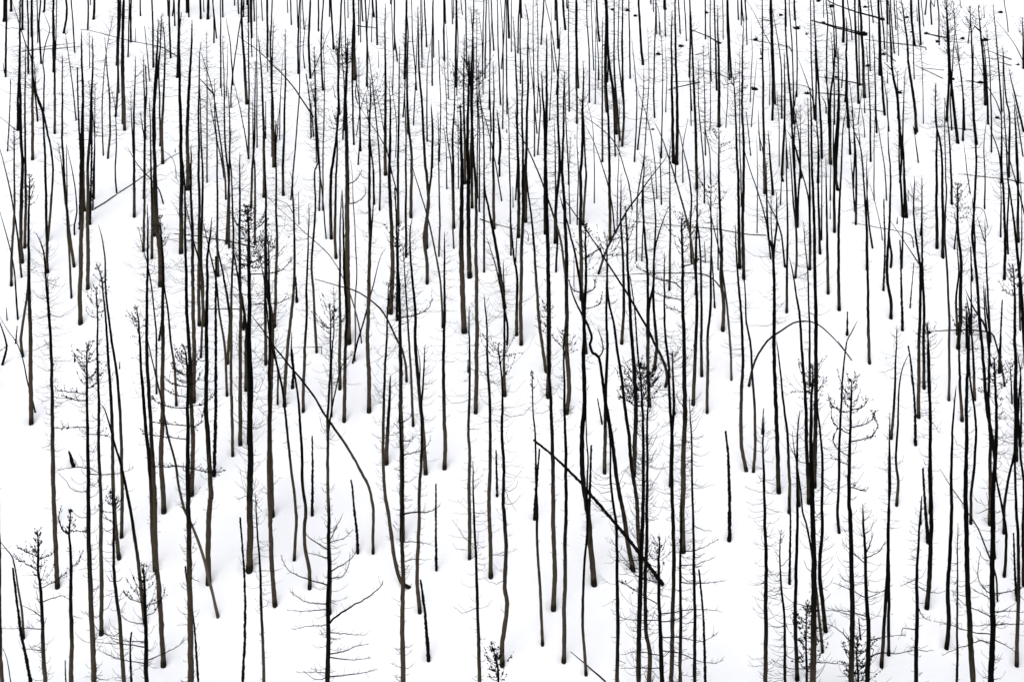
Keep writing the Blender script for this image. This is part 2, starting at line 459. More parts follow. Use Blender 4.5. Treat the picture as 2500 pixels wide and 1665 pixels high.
F 22 4,680,1040 4,760,950 4,880,875 4,1000,810 4,1140,700 4,1165,640
F 15 4,640,680 4,500,630 4,330,565 4,260,480 4,230,400
F 14 4,680,560 4,780,500 4,880,430 4,940,350
F 13 4,640,435 4,560,400 4,450,370
F 14 4,645,355 4,540,275 4,460,215
F 14 4,640,850 4,500,840 4,400,800 4,320,740
F 14 4,680,1310 4,800,1290 4,920,1240 4,1040,1220
F 13 4,680,1340 4,860,1365 4,1060,1350
F 14 4,680,1520 4,860,1500 4,1000,1480 4,1120,1445
F 12 4,680,615 4,790,600 4,850,500 4,870,400
F 12 4,680,295 4,740,150 4,800,20
F 11 4,680,280 4,800,250 4,890,170
F 11 4,640,905 4,450,915 4,280,910
F 11 4,640,1045 4,500,1055 4,350,1085
F 10 4,640,1485 4,520,1480 4,400,1485
F 11 4,680,1115 4,850,1130 4,1020,1140
N 36 4,675,915 4,675,600 4,665,100 3,660,1400 3,655,950 3,665,500 3,685,200 3,680,0 2,680,1350 2,670,1230
T 16 3,695,680 3,700,450 3,695,200 3,710,0 2,720,1500 2,715,1060
T 16 3,660,900 3,690,650 3,740,420 3,790,230 3,900,100
B 26 3,772,425 3,775,0 2,775,1200 2,775,700 2,785,300 2,790,170
B 34 3,812,715 3,815,300 3,825,0 2,830,1300 2,810,900 2,800,500 2,795,180
N 50/110 2,850,1560 2,840,900 2,838,0 1,830,1200 1,825,900 1,845,350
F 13 2,855,310 2,930,290 2,1000,230 2,1010,150
F 13 2,850,130 2,920,90 2,975,0
N 30 2,692,608 2,685,300 2,690,50 1,710,1480 1,745,1200 1,760,900 1,745,430
T 12 2,645,615 2,620,350 2,600,100 1,585,1567 1,540,1000 1,500,750
T 16 2,582,358 2,585,0 1,555,1100 1,545,700 1,535,430
T 14 2,615,355 2,615,0 1,618,1300 1,628,900 1,620,300
N 24 2,735,793 2,725,500 2,740,0 1,745,1400 1,745,1050
B 14 3,910,165 2,912,1500 2,912,1200 2,925,900 2,905,500 2,880,0 1,860,1450
B 16 3,893,188 3,935,0 2,1000,1350 2,1080,1050 2,1140,800 2,1200,710
A 14 3,970,10 2,960,1500 2,900,1240 2,850,1090 2,780,950 2,700,820 2,600,700 2,350,480 2,190,330 2,100,230 #very thin stem bending far left through the middle left trees
A 24 3,1385,360 3,1380,230 3,1345,80 2,1300,1567 2,1180,1320 2,1050,1190 2,900,1100 2,720,1050 2,540,1000 #dark stem arching over to the left below the tufted tree, left of centre
N 38 3,1040,625 3,1035,300 3,1025,0 2,1030,1300 2,1040,1000 2,1045,500 2,1040,0 1,1045,1100 1,1050,720
B 18 2,1035,1200 2,1045,800 2,1070,500 2,1080,200 2,1075,-60
T 16 2,1088,300 2,1078,0 1,1050,1300 1,1010,850
N 36 4,1380,685 4,1330,640 4,1280,450 4,1245,200 4,1215,0 3,1190,1400 3,1170,1000 3,1180,600 3,1190,200 3,1205,0 2,1210,1400 2,1220,1030 #crooked tree leaning into the foot of a thick black trunk, bottom left of centre
T 38 3,1200,1105 3,1205,950 3,1230,600 3,1235,310
T 50/170 4,1350,2200 4,1350,800 4,1345,200 3,1345,1200 3,1335,900 3,1312,560
F 18 4,1365,40 4,1400,15 4,1500,8 4,1620,-5 4,1700,-60
F 11 4,1370,280 4,1480,280 4,1610,305
F 13 3,1360,1060 3,1440,1030 3,1540,1000 3,1610,910
F 11 3,1350,920 3,1420,915 3,1470,875
F 11 4,1370,465 4,1440,440 4,1560,445
F 11 3,1350,760 3,1400,720 3,1430,670
N 46/170/350 4,1345,235 3,1345,1200 3,1335,600 3,1330,0 2,1325,1300 2,1310,900 2,1310,600 2,1315,490
F 13 2,1345,1355 2,1470,1330 2,1580,1270 2,1620,1190
T 36 4,1505,905 4,1480,600 4,1500,100 3,1500,1400 3,1520,1100 3,1525,800 3,1520,600 3,1535,400 3,1555,30
T 38 3,1560,1195 3,1545,950 3,1520,650 3,1490,350 3,1465,0 2,1465,1300 2,1430,900 2,1415,600 2,1440,430
B 12 3,1505,380 3,1510,200 3,1480,30
T 22 3,1445,765 3,1430,400 3,1415,100 2,1400,1450 2,1375,1050 2,1350,680
T 36 3,1735,1150 3,1740,900 3,1725,400 3,1730,0 2,1735,1300 2,1735,900 2,1732,560
T 34 4,1965,410 4,1965,0 3,1960,1400 3,1965,1000 3,1955,850 3,1965,400 3,1965,0 2,1960,1500 2,1960,1245
T 36 4,2062,1900 4,2055,1400 4,2040,900 4,2025,400 4,2010,100 3,2000,1400 3,1997,1100
T 38 4,2160,580 4,2155,300 4,2145,0 3,2145,1400 3,2155,1000 3,2150,600 3,2130,200 3,2125,0 2,2120,1400 2,2095,1140
N 42 4,2265,1390 4,2270,1200 4,2310,850 4,2290,700 4,2300,400 4,2285,0 3,2275,1500 3,2280,1200 3,2265,800 3,2265,400 3,2230,20
T 24 3,2290,490 3,2280,200 3,2285,0 2,2285,1300 2,2275,820
N 38 3,2022,635 3,2030,0 2,2030,1400 2,2025,900 2,2020,600 2,2025,300 2,2010,0 1,2000,1450 1,1960,560
S 14 3,1950,280 3,1950,170
D 28/130/500 4,2240,1950 4,2235,1500 4,2215,1380 4,2165,1210
N 50/150/500 2,1915,1460 2,1900,1100 2,1890,700 2,1895,0 1,1890,1400 1,1885,1100 1,1880,950
N 42 2,1965,955 2,1955,500 2,1955,0 1,1945,1300 1,1955,900 1,1960,530
T 42 2,1240,1285 2,1255,900 2,1250,600 2,1230,200 2,1228,0 1,1230,1500 1,1235,1100 1,1240,880
T 22 2,1310,482 2,1306,0 1,1312,1200 1,1318,700 1,1322,420
S 24 2,1297,1365 2,1300,900 2,1290,400 2,1278,160
A 14 2,1310,250 2,1245,0 1,1220,1450 1,1185,1350 1,1120,1230 1,1030,1100 1,960,990 1,905,890
T 26 2,1192,25 1,1188,1400 1,1190,700 1,1185,250 1,1192,30
T 16 2,1138,355 2,1140,0 1,1115,1200 1,1075,800 1,1035,480
T 10 2,1250,30 1,1185,1250 1,1140,980 1,1095,800
T 20 2,1380,785 2,1378,0 1,1380,1400 1,1370,900 1,1358,730
T 28 2,1425,412 2,1430,0 1,1430,1400 1,1400,1100 1,1385,600
T 30 2,1575,1020 2,1575,850 2,1548,600 2,1590,300 2,1565,0 1,1555,1500 1,1530,1000 1,1500,600 1,1490,50
B 24 2,1570,700 2,1570,500 2,1590,200 2,1615,0 1,1620,1300 1,1612,950
B 18 2,1715,1433 2,1715,1300 2,1690,1000 2,1640,700 2,1590,480 2,1520,240 2,1450,0 1,1400,1420
T 16 2,1683,780 2,1690,400 2,1680,0 1,1680,1300 1,1672,1020
T 12 2,1755,160 1,1745,1300 1,1720,1150
B 10 2,1862,158 1,1860,1300 1,1855,900
T 14 2,1820,705 2,1812,500 2,1800,0 1,1760,1250 1,1750,900 1,1730,500
N 24 2,1818,515 2,1815,0 1,1810,1300 1,1825,1000 1,1830,660
T 22 2,1922,110 1,1920,1300 1,1910,900 1,1915,320
T 22 2,1988,330 2,1985,0 1,1990,1300 1,1990,900 1,2000,460 1,1975,50
T 14 2,2055,370 2,2055,0 1,2055,1200 1,2045,900 1,2065,640
T 14 2,2040,240 2,2035,0 1,2040,1100 1,2030,700 1,2030,80
T 18 2,2098,922 2,2098,500 2,2098,0 1,2100,1450 1,2085,1100 1,2050,800 1,2045,540
T 24 2,2190,520 2,2185,0 1,2185,1400 1,2190,900 1,2185,560
B 34 2,2285,1245 2,2240,900 2,2190,600 2,2140,350 2,2105,180 2,2100,0 #black tapering trunk leaning left beside the central cluster
T 18 3,2310,20 2,2315,1450 2,2280,1250 2,2210,900 2,2120,620
T 12 2,2260,270 2,2215,0 1,2150,1250 1,2080,1000 1,2020,850
B 16 2,2240,45 1,2240,1300 1,2215,1000
T 16 2,2345,770 2,2345,500 2,2335,0 1,2330,1300 1,2320,900
L 10 2,2060,450 2,2190,495 2,2340,530
A 8 2,340,390 2,290,310 2,190,270 2,45,245
S 10 2,395,487 2,390,195
T 22 2,250,215 2,250,0 1,255,1400 1,270,800 1,272,260
T 26 2,170,1425 2,180,1100 2,190,700 2,182,0 1,180,1500 1,178,1100
T 22 3,557,95 2,550,1500 2,535,1200 2,515,900 2,530,600 2,550,300 2,540,0 1,570,1500 1,555,1200 1,545,950 1,500,780
A 8 3,605,112 3,602,60 3,590,57 3,350,57 3,80,55
B 12 1,10,1345 1,10,900 1,5,0 ^
S 13 1,90,1265 1,88,935
B 8 1,105,650 1,105,400 1,110,0 ^
B 18 1,105,512 1,100,0 ^
B 9 1,60,185 1,52,0 ^
T 14 1,140,680 1,135,400 1,150,0 ^
T 18 1,150,1430 1,145,1000 1,150,600 1,160,170
T 26 1,165,1520 1,155,1100 1,140,700 1,125,270
B 10 1,218,1275 1,225,900 1,250,500 1,275,470
N 12 1,182,1525 1,185,1300 1,180,1120
B 9 1,190,1300 1,220,950 1,230,800
B 8 1,292,110 1,288,0 ^
B 12 1,325,222 1,318,0 ^
B 16 1,388,670 1,390,300 1,405,0 ^
B 10 1,385,245 1,378,0 ^
B 10 1,443,262 1,428,0 ^
T 10 1,447,620 1,435,450 1,460,170
B 14 2,322,260 1,345,1567 1,375,1200 1,400,850 1,405,500 1,415,0 ^
S 18 1,507,1253 1,500,1000 1,485,850 1,460,680
B 12 1,530,1243 1,515,1050 1,505,900
B 20 1,500,710 1,485,400 1,500,0 ^
A 16 1,522,1065 1,400,880 1,270,710 1,130,570 1,10,455 1,-115,370 1,-155,330
T 10 1,555,1485 1,545,1000 1,535,430
B 10 1,520,680 1,600,480 1,650,340 1,700,230
B 14 1,575,280 1,575,0 ^
B 16 1,615,822 1,600,500 1,605,250 1,620,0 ^
B 12 1,677,147 1,677,0 ^
B 16 1,712,445 1,700,200 1,690,0 ^
S 8 1,727,890 1,708,780
B 20 1,765,1035 1,760,700 1,775,300 1,790,0 ^
T 14 1,800,1272 1,815,900 1,795,500 1,785,280
T 14 1,812,1190 1,812,900
B 12 1,828,578 1,825,350 1,815,0 ^
B 8 1,847,160 1,847,0 ^
T 16 1,900,1322 1,890,900 1,885,500 1,900,0 ^
B 26 1,907,720 1,905,400 1,900,0 ^
B 10 1,928,918 1,915,850 1,930,700 1,925,550
T 12 1,940,1503 1,960,1200 1,950,800 1,945,530
B 16 1,962,1380 1,955,1000 1,920,700
B 8 1,925,1235 1,965,1000 1,1020,830 1,1070,760
B 12 1,945,318 1,945,0 ^
B 9 1,962,380 1,962,0 ^
B 12 1,982,188 1,975,0 ^
B 16 1,1018,785 1,1025,500 1,1005,0 ^
B 10 1,1028,805 1,1020,400 1,1045,0 ^
B 8 1,1062,380 1,1075,0 ^
B 16 1,1085,150 1,1070,0 ^
B 16 1,1115,405 1,1105,0 ^
S 7 1,1128,617 1,1128,465
B 8 1,1285,1440 1,1290,1100 1,1255,850 1,1230,600
B 10 1,1258,855 1,1262,500 1,1245,0 ^
B 11 1,1238,30 1,1240,0 ^
B 10 1,1272,450 1,1275,0 ^
B 14 1,1300,553 1,1275,300 1,1275,0 ^
T 12 1,1240,1387 1,1235,1000 1,1225,700
T 12 1,1355,1065 1,1375,700 1,1360,300
B 20 1,1368,715 1,1380,300 1,1385,0 ^
T 20 1,1400,1215 1,1390,700 1,1400,300 1,1380,50
B 12 1,1450,1140 1,1470,700 1,1485,300 1,1490,50
B 12 1,1478,822 1,1440,350 1,1430,0 ^
B 10 1,1530,537 1,1528,0 ^
B 10 1,1528,612 1,1520,300 1,1515,0 ^
B 14 1,1570,425 1,1550,0 ^
B 10 1,1635,520 1,1630,0 ^
B 14 1,1575,1293 1,1575,700 1,1610,350
B 14 1,1622,780 1,1620,400 1,1628,0 ^
B 20 1,1620,1530 1,1625,1200 1,1612,950
S 14 1,1688,1475 1,1700,1000 1,1690,700 1,1680,370
B 16 1,1732,548 1,1730,0 ^
B 10 1,1745,210 1,1740,0 ^
B 9 1,1770,898 1,1765,500 1,1750,200
B 10 1,1808,213 1,1805,0 ^
B 8 1,1818,160 1,1818,0 ^
B 10 1,1843,103 1,1840,0 ^
N 20 1,1838,793 1,1838,500 1,1845,0 ^
B 10 1,1847,870 1,1860,400 1,1850,0 ^
B 8 1,1900,130 1,1885,0 ^
B 14 1,1940,610 1,1930,0 ^
B 12 1,2085,680 1,2090,300 1,2095,0 ^
B 14 1,2107,712 1,2115,300 1,2120,0 ^
B 10 1,2090,855 1,2080,400 1,2050,100
B 12 1,2145,1000 1,2150,500 1,2140,0 ^
B 13 1,2187,457 1,2165,0 ^
B 14 1,2250,955 1,2230,500 1,2220,0 ^
B 12 1,2260,625 1,2280,300 1,2290,0 ^
B 13 1,2270,1178 1,2275,700 1,2270,300 1,2250,0 ^
B 14 1,2310,1040 1,2305,500 1,2300,0 ^
B 18 1,2328,342 1,2315,0 ^
B 9 1,2350,468 1,2350,0 ^
B 10 1,2307,1210 1,2305,1180
B 10 1,2155,1473 1,2160,1200 1,2150,900 1,2160,400
B 12 1,2165,1200 1,2150,700 1,2170,100
B 18 1,2235,1498 1,2250,1300 1,2215,1000
T 20 2,1965,60 1,1985,1200 1,1980,800 1,2000,200 ^
L 10 1,930,240 1,960,245 1,1110,262
C3
N 28/60 4,280,1210 4,262,750 4,240,450 4,230,200 4,232,0 3,222,1300 3,215,900 3,195,650 3,185,270
S 28 4,208,55 3,215,1450 3,240,1150 3,253,995
N 44/150/350 4,382,875 4,395,500 4,380,0 3,378,1000 3,365,700 3,345,300 2,340,1500 2,320,1180
T 44 3,335,487 3,340,0 2,335,1000 2,322,400 1,310,1560 1,300,1200 1,270,650
T 36 2,310,555 2,308,0 1,310,1400 1,320,1000 1,320,300
T 30 3,310,265 3,270,0 2,240,1300 2,215,900 2,180,450 2,140,150 2,130,-60
N 40/130 4,478,1358 4,485,800 4,495,0 3,500,1400 3,490,800 3,480,400 3,480,0 2,500,1430
T 40 3,505,640 3,522,450 3,500,0 2,500,1200 2,498,850 2,485,400 2,460,50 1,465,1400 1,480,650
B 28 4,680,1483 4,650,1000 4,665,500 4,690,200 3,690,1300 3,700,1100 3,685,900 3,682,600
N 52/150/500 4,752,640 4,712,150 3,665,1350 3,640,1000 3,665,600 3,660,0 2,670,1300 2,680,900 2,678,490
F 14 2,690,1130 2,750,1090 2,770,1000
F 12 2,690,1275 2,790,1240 2,830,1150
F 14 2,645,1140 2,560,1090 2,515,1000
T 36 2,640,1165 2,630,600 2,632,0 1,640,1500 1,650,950 1,655,560
B 28 3,680,95 2,660,1350 2,600,850 2,540,600 2,480,380 2,440,220
S 32 4,700,150 3,715,1400 3,730,960
S 38 4,1365,645 4,1170,380 4,950,110 3,850,1560 3,720,1410 3,630,1300 3,520,1190 3,370,1050 3,200,910 #long black broken trunk leaning diagonally across the lower centre right
T 40 4,978,2000 4,975,1567 4,975,700 4,965,200 4,945,0 3,915,1300 3,910,1000 3,885,750
B 42 4,1110,515 4,1060,250 4,1020,0 3,980,1350 3,930,1000 3,870,600 3,830,350 3,795,150 3,740,110 3,715,30 2,735,1540 2,700,1420 2,650,1330 2,570,1180 2,515,1010 #tall leaning trunk whose top forks and curls like a hook, centre right
F 16 3,795,150 3,830,110 3,840,60 2,825,1560 2,790,1440
N 34 3,852,1190 3,855,800 3,865,400 3,875,0 2,870,1400 2,870,1000 2,875,600
S 18 3,827,750 3,787,530
D 50/230/420 4,1165,2200 4,1165,1567 4,1175,900 4,1195,300 4,1205,0 3,1210,1300 3,1205,800 3,1190,400 3,1170,210 #black tree with a dense wide tufted crown behind the diagonal broken trunk
N 42/200/350 4,1260,2100 4,1260,1567 4,1270,1300 4,1235,1100 4,1225,700 4,1240,300 4,1240,0 3,1245,1400 3,1245,900 3,1250,600 3,1260,290
N 52/230/450 4,1400,2300 4,1380,1567 4,1365,1100 4,1350,800 4,1350,500 4,1362,230 #small tufted tree at the foot of the diagonal broken trunk
F 14 4,1370,945 4,1480,930 4,1660,900 4,1900,915
F 13 4,1380,1160 4,1560,1160 4,1740,1195 4,1890,1125
F 13 4,1370,1280 4,1560,1310 4,1700,1370 4,1850,1395 4,1940,1370
F 12 4,1345,1000 4,1100,1000 4,930,940
F 13 4,1345,660 4,1150,590 4,1050,490
F 12 4,1350,1440 4,1150,1440 4,1000,1445
F 12 4,1350,1330 4,1150,1290 4,1000,1320
F 12 4,1345,860 4,1150,740 4,990,635
F 12 4,1370,1010 4,1480,1010 4,1600,950 4,1700,880
N 42 3,1120,1210 3,1135,900 3,1140,500 3,1105,0 2,1090,1300 2,1070,950 2,1055,500 2,1050,330
B 38 4,1185,500 4,1160,200 3,1155,1560 3,1120,1300 3,1085,1000 3,1040,600 3,995,280 3,960,0 2,930,1400 2,890,1200 2,875,900 2,870,750
S 18 3,1165,205 3,1148,0 2,1130,1300 2,1105,1100 2,1085,970
T 26 3,1310,255 3,1330,60 2,1325,1500 2,1300,1200 2,1305,900 2,1320,700 2,1375,500 2,1445,330
T 32 3,1265,580 3,1250,200 2,1250,1400 2,1250,1000 2,1235,750 2,1215,500 2,1200,250 2,1215,0 1,1215,1400
T 24 3,1250,300 2,1258,1300 2,1300,1050 2,1305,850 2,1320,550 2,1310,300 2,1275,0 1,1265,1520
A 28 3,1415,405 3,1428,330 3,1400,200 3,1310,20 2,1240,1440 2,1040,1100 2,860,820 2,720,600 2,640,480 2,490,280 #long thin stem bowed left from a curved foot, crossing the centre right
B 22 2,495,1000 2,460,700 2,400,470 2,340,280 2,235,0 1,150,1370 1,70,1230 1,0,1120
A 14 2,1105,350 2,1080,130 2,1040,0 1,970,1360 1,890,1240 1,780,1150 1,660,1070 1,540,990 1,475,955
B 14 2,945,565 2,925,350 2,890,160 2,845,0 1,750,1300 1,660,1130
T 28 2,902,622 2,895,0 1,890,1200 1,870,800 1,865,400
B 22 2,800,935 2,845,800 2,900,660 2,980,510 2,1080,340 2,1160,230 2,1240,110 2,1330,0 1,1390,1490 1,1430,1420 #long curved stem leaning right across the middle of the forest
A 15 2,835,820 2,815,720 2,790,730 2,640,820 2,500,930 2,380,1010
L 10 2,2340,600 2,2150,590 2,1900,545 2,1620,515 2,1400,500 2,1110,470
A 14 2,1960,1170 2,1930,1090 2,1870,1020 2,1800,970 2,1700,945 2,1400,942 2,1100,955 2,860,970 2,510,975
A 8 2,148,645 2,140,562 2,0,535 2,-60,520
T 26 2,42,1500 2,45,1000 2,20,800 2,0,600 2,-20,400
T 34 3,85,10 2,85,1400 2,85,1000 2,100,500 2,105,0 1,100,1400 1,95,800 1,100,550
S 13 2,35,830 2,50,500
T 26 2,60,600 2,60,0 1,50,1400 1,45,900 1,30,500 1,10,150
T 26 2,125,455 2,128,0 1,130,1400 1,145,900 1,148,300 ^
B 14 2,35,262 1,50,1400 1,30,1000
T 18 2,405,918 2,415,600 2,400,300 2,400,0 1,395,1400 1,388,1080
T 26 2,397,650 2,405,300 2,435,50 1,435,1400 1,420,900 1,445,250
T 14 2,520,120 1,520,1567 1,500,1200 1,480,660
T 12 2,535,478 2,525,0 1,530,1500 1,545,1230
B 12 2,600,490 2,610,0 1,600,1300 1,600,1000
N 20 2,655,490 2,680,100 2,680,0 1,665,1200 1,650,900
B 10 2,757,290 2,758,0 1,755,1400 1,740,1150 1,690,920
T 10 2,967,500 2,978,0 1,985,1400 1,990,900
T 26 3,1010,10 2,1030,1200 2,1015,700 2,1000,400 2,1005,30
S 8 3,970,295 3,966,262
T 14 2,1145,825 2,1150,300 2,1190,30 1,1212,1450 1,1235,1150 1,1258,700 1,1248,250
T 12 2,1195,822 2,1210,400 2,1212,0 1,1225,1430
B 10 2,1333,245 2,1320,0 1,1290,1300 1,1250,1110 1,1200,950 1,1110,680
T 14 2,1375,302 2,1365,0 1,1365,1400 1,1375,1300
T 20 2,1448,1088 2,1455,600 2,1450,0 1,1450,1500 1,1455,1270
B 18 2,1650,838 2,1640,520 2,1650,250 2,1620,0 1,1580,1400 1,1530,1160
B 20 2,1690,1130 2,1690,950 2,1640,600 2,1570,300 2,1480,0 1,1440,1440 1,1380,1260 1,1310,1120
T 42 4,1460,2000 4,1467,1567 4,1480,900 4,1490,500 4,1485,200 4,1478,0 3,1470,1300 3,1475,900 3,1460,700 3,1445,400 3,1440,200 3,1418,0 2,1405,1400 2,1400,750
N 34 3,1460,1312 3,1470,900 3,1490,600 3,1480,300 3,1478,95
S 26 3,1492,660 3,1478,210
N 50/230/420 4,1572,335 4,1570,0 3,1575,1300 3,1590,700 3,1590,300 3,1580,0 2,1580,1500 2,1570,1000 2,1565,600 2,1570,380
F 15 2,1580,890 2,1680,845 2,1790,770
F 13 2,1560,1090 2,1480,1030 2,1350,1000 2,1240,940 2,1140,890
F 12 2,1560,1190 2,1420,1165 2,1310,1120
F 11 2,1560,1310 2,1500,1280 2,1420,1260
T 38/190 4,1560,2100 4,1550,1567 4,1550,900 4,1550,400 4,1555,150 4,1562,-120
F 12 4,1560,365 4,1680,360 4,1800,310 4,1905,258
F 12 4,1565,495 4,1680,490 4,1760,465 4,1860,425
F 13 4,1565,650 4,1660,665 4,1760,660 4,1960,640
T 34/180 4,1690,2000 4,1685,1567 4,1680,700 4,1665,0 3,1655,1000 3,1640,700 3,1632,510
S 30 4,1778,1900 4,1775,1500 4,1765,1100 4,1745,800 4,1720,535
S 36 4,2000,245 3,2000,1500 3,1990,1100 3,1965,830 #tall straight black snag standing alone on open snow, right of centre
T 44/190 4,2345,2100 4,2335,1300 4,2340,600 4,2330,200 4,2330,0 3,2320,1300 3,2310,1000 3,2325,700
S 16 3,2300,840 3,2315,620
T 34 3,1668,562 3,1680,200 3,1690,0 2,1700,1300 2,1690,900 2,1700,400 2,1700,0 1,1690,1500
T 24 3,1745,308 3,1740,0 2,1745,1300 2,1730,700 2,1705,450 2,1700,100
N 28 3,1795,642 3,1800,0 2,1820,1300 2,1830,900 2,1830,400 2,1830,120
B 20 3,2018,343 3,2005,0 2,1970,1200 2,1925,850 2,1850,500 2,1795,250
N 34 2,1940,1450 2,1950,1200 2,1925,1000 2,1930,700 2,1915,400 2,1905,0 1,1905,1170
T 34 3,2150,1172 3,2110,930 3,2110,500 3,2125,200 3,2120,0 2,2110,1350 2,2080,1000 2,2060,700 2,2055,500
B 24 3,2222,1190 3,2240,900 3,2225,500 3,2190,0 2,2160,1400 2,2140,1050 2,2110,700
A 24 3,2182,400 3,2200,300 3,2240,180 3,2350,0 2,2480,1470 2,2590,1400 2,2700,1384 2,2810,1410 2,2910,1492 2,3010,1600 2,3110,1732 #thin stem bent over in a full arch above open snow, right of centre
S 10 2,570,1055 2,572,790
S 18 2,1865,1250 2,1840,795
S 12 2,1778,835 2,1770,655
S 10 2,10,328 2,8,150
B 13 2,1897,905 2,1890,600 2,1885,300
T 30 2,2132,980 2,2120,500 2,2130,0 1,2130,1400 1,2115,900 1,2125,200
N 30 2,2095,880 2,2085,400 2,2080,0 1,2070,1500 1,2055,1000 1,2035,700
T 12 2,2110,318 2,2105,0 1,2095,1300 1,2095,450
B 10 2,2255,568 2,2258,0 1,2250,1250
B 14 2,2380,800 2,2350,560 2,2320,400 2,2255,180 2,2190,0 1,2120,1330 1,2080,1250
B 13 2,2315,42 1,2310,1400 1,2260,1200
B 12 2,1572,100 1,1575,1350 1,1620,1080
B 12 2,1502,98 1,1510,1400 1,1510,1000
T 14 2,1770,288 1,1765,1500 1,1720,1000 1,1715,550
T 12 2,1828,115 1,1820,1400 1,1780,1200 1,1770,900
B 12 1,90,158 1,85,0 ^
T 14 1,78,760 1,75,300 1,75,0 ^
B 14 1,55,480 1,60,200 1,70,0 ^
B 14 1,268,403 1,275,300 1,293,0 ^
B 12 1,230,1220 1,205,900 1,170,550 1,150,380
B 14 1,207,1430 1,205,900 1,195,400 1,195,0 ^
T 14 1,238,1415 1,262,1000 1,240,700 1,240,300 1,230,0 ^
B 10 1,232,1035 1,238,700 1,238,300
B 10 1,345,1098 1,365,700 1,362,300 1,360,0
B 10 1,387,652 1,350,250
B 10 1,430,800 1,405,560 1,360,250 1,305,0 ^
B 14 1,410,860 1,430,600 1,440,300
B 18 1,425,435 1,410,0 ^
B 12 1,398,180 1,395,0 ^
B 18 1,490,265 1,470,0 ^
B 12 1,508,70 1,505,0 ^
T 14 1,527,1015 1,522,500 1,520,0 ^
T 18 1,597,1123 1,590,600 1,585,0 ^
T 14 1,612,800 1,600,400 1,597,0 ^
B 10 1,688,68 1,688,0 ^
T 14 1,712,935 1,710,500 1,690,200 1,688,0 ^
B 10 1,752,640 1,735,200 1,730,0 ^
B 10 1,767,950 1,770,600 1,770,300 1,780,100
B 10 1,800,728 1,798,600 1,770,200 1,750,0
B 9 1,793,803 1,790,600
B 16 1,803,373 1,785,200 1,778,0 ^
T 16 1,832,1478 1,830,900 1,830,500 1,832,160
T 20 1,870,1020 1,855,800 1,860,300 1,865,0 ^
B 14 1,880,745 1,885,400 1,875,0 ^
T 14 1,950,1428 1,945,1200 1,920,800 1,890,500
B 24 1,960,1217 1,940,900 1,890,550 1,870,200 ^
T 18 1,992,1280 1,960,900 1,940,600 1,940,0 ^
T 20 1,1015,1330 1,1028,1000 1,1015,700 1,1015,300 1,1015,0 ^
B 14 1,1022,728 1,1010,500 1,1010,200
T 12 1,1025,950 1,985,600 1,975,300 1,985,0 ^
B 14 1,1088,713 1,1082,300 1,1075,0 ^
B 20 1,1205,583 1,1185,400 1,1165,0 ^
B 14 1,1127,1477 1,1140,1200 1,1148,900 1,1125,600 1,1100,340
B 14 1,1157,1367 1,1180,1150 1,1210,850 1,1213,600
T 15 1,1312,1075 1,1305,800 1,1315,400 1,1325,0 ^
T 13 1,1375,1445 1,1385,900 1,1385,500 1,1360,200
B 9 1,1415,1020 1,1425,700 1,1410,400
B 9 1,1302,100 1,1300,0 ^
B 9 1,1332,310 1,1325,0 ^
B 9 1,1360,318 1,1350,100 1,1320,0
B 12 1,1412,330 1,1405,0 ^
B 22 1,1405,75 1,1403,0 ^
B 9 1,1278,30 1,1275,0 ^
T 26 1,1485,1478 1,1475,1000 1,1468,400 1,1472,80
T 26 1,1515,1498 1,1520,1000 1,1505,500 1,1500,0 ^
B 12 1,1548,303 1,1532,0 ^
B 10 1,1605,372 1,1585,0 ^
B 10 1,1655,1008 1,1640,700
B 10 1,1648,1150 1,1640,800 1,1620,550
T 16 1,1632,703 1,1640,300 1,1635,0 ^
T 28 2,1700,150 1,1690,1200 1,1665,600 1,1645,100
B 13 1,1780,353 1,1778,0 ^
T 12 1,1780,1420 1,1775,1000 1,1760,400
B 11 1,1833,740 1,1825,300 1,1825,0 ^
B 9 1,1823,1185 1,1825,800 1,1800,300
T 16 1,1883,823 1,1870,300 1,1860,0 ^
T 26 1,1903,1150 1,1905,700 1,1895,300 1,1890,50
B 9 1,1943,355 1,1938,0 ^
B 9 1,1968,1165 1,1985,800 1,1980,500
B 13 1,2000,728 1,1985,400 1,1975,0 ^
B 18 1,2018,708 1,2000,400 1,1985,0 ^
B 12 1,2083,177 1,2078,0 ^
B 10 1,2110,225 1,2108,0 ^
B 12 1,2128,187 1,2112,0 ^
B 12 1,2158,175 1,2145,0 ^
B 10 1,2162,405 1,2148,0 ^
S 13 1,2195,1420 1,2155,1030
B 9 1,2202,1160 1,2225,850 1,2255,520
B 9 1,2192,932 1,2210,500 1,2200,170
T 22 2,2325,200 1,2318,1300 1,2310,800 1,2305,0 ^
B 11 1,2285,1380 1,2265,1010
S 10 1,2290,495 1,2285,440
L 13 1,1910,405 1,1830,350 1,1660,280
L 13 1,1730,760 1,1540,800 1,1430,835
A 8 1,1650,748 1,1530,750 1,1460,760 1,1430,820
A 8 1,1700,500 1,1640,520 1,1560,580 1,1520,660
L 9 1,2350,395 1,2240,375 1,2185,362
L 10 1,2400,200 1,2350,190 1,2270,170
A 8 1,2390,430 1,2350,360 1,2300,270 1,2230,120 1,2150,0 1,2100,-80
L 5 1,2000,725 1,1900,680 1,1710,640
R 40 1,925,95
R 46 1,1062,102
R 40 1,1135,152
R 50 1,1555,432
R 46 1,1345,505
R 34 1,1790,122
R 36 1,1910,400
R 50 1,2240,375
R 60 1,2228,828
R 30 1,1295,1195
R 30 1,2290,545
S 8 1,580,1270 1,578,1235
L 11 4,860,1570 4,690,1420 4,540,1295
C4
T 30/200 4,175,1900 4,165,1567 4,155,1200 4,145,900 4,122,600 4,110,270 4,122,170
S 26 4,198,645 4,208,100 3,200,1500 3,190,1430
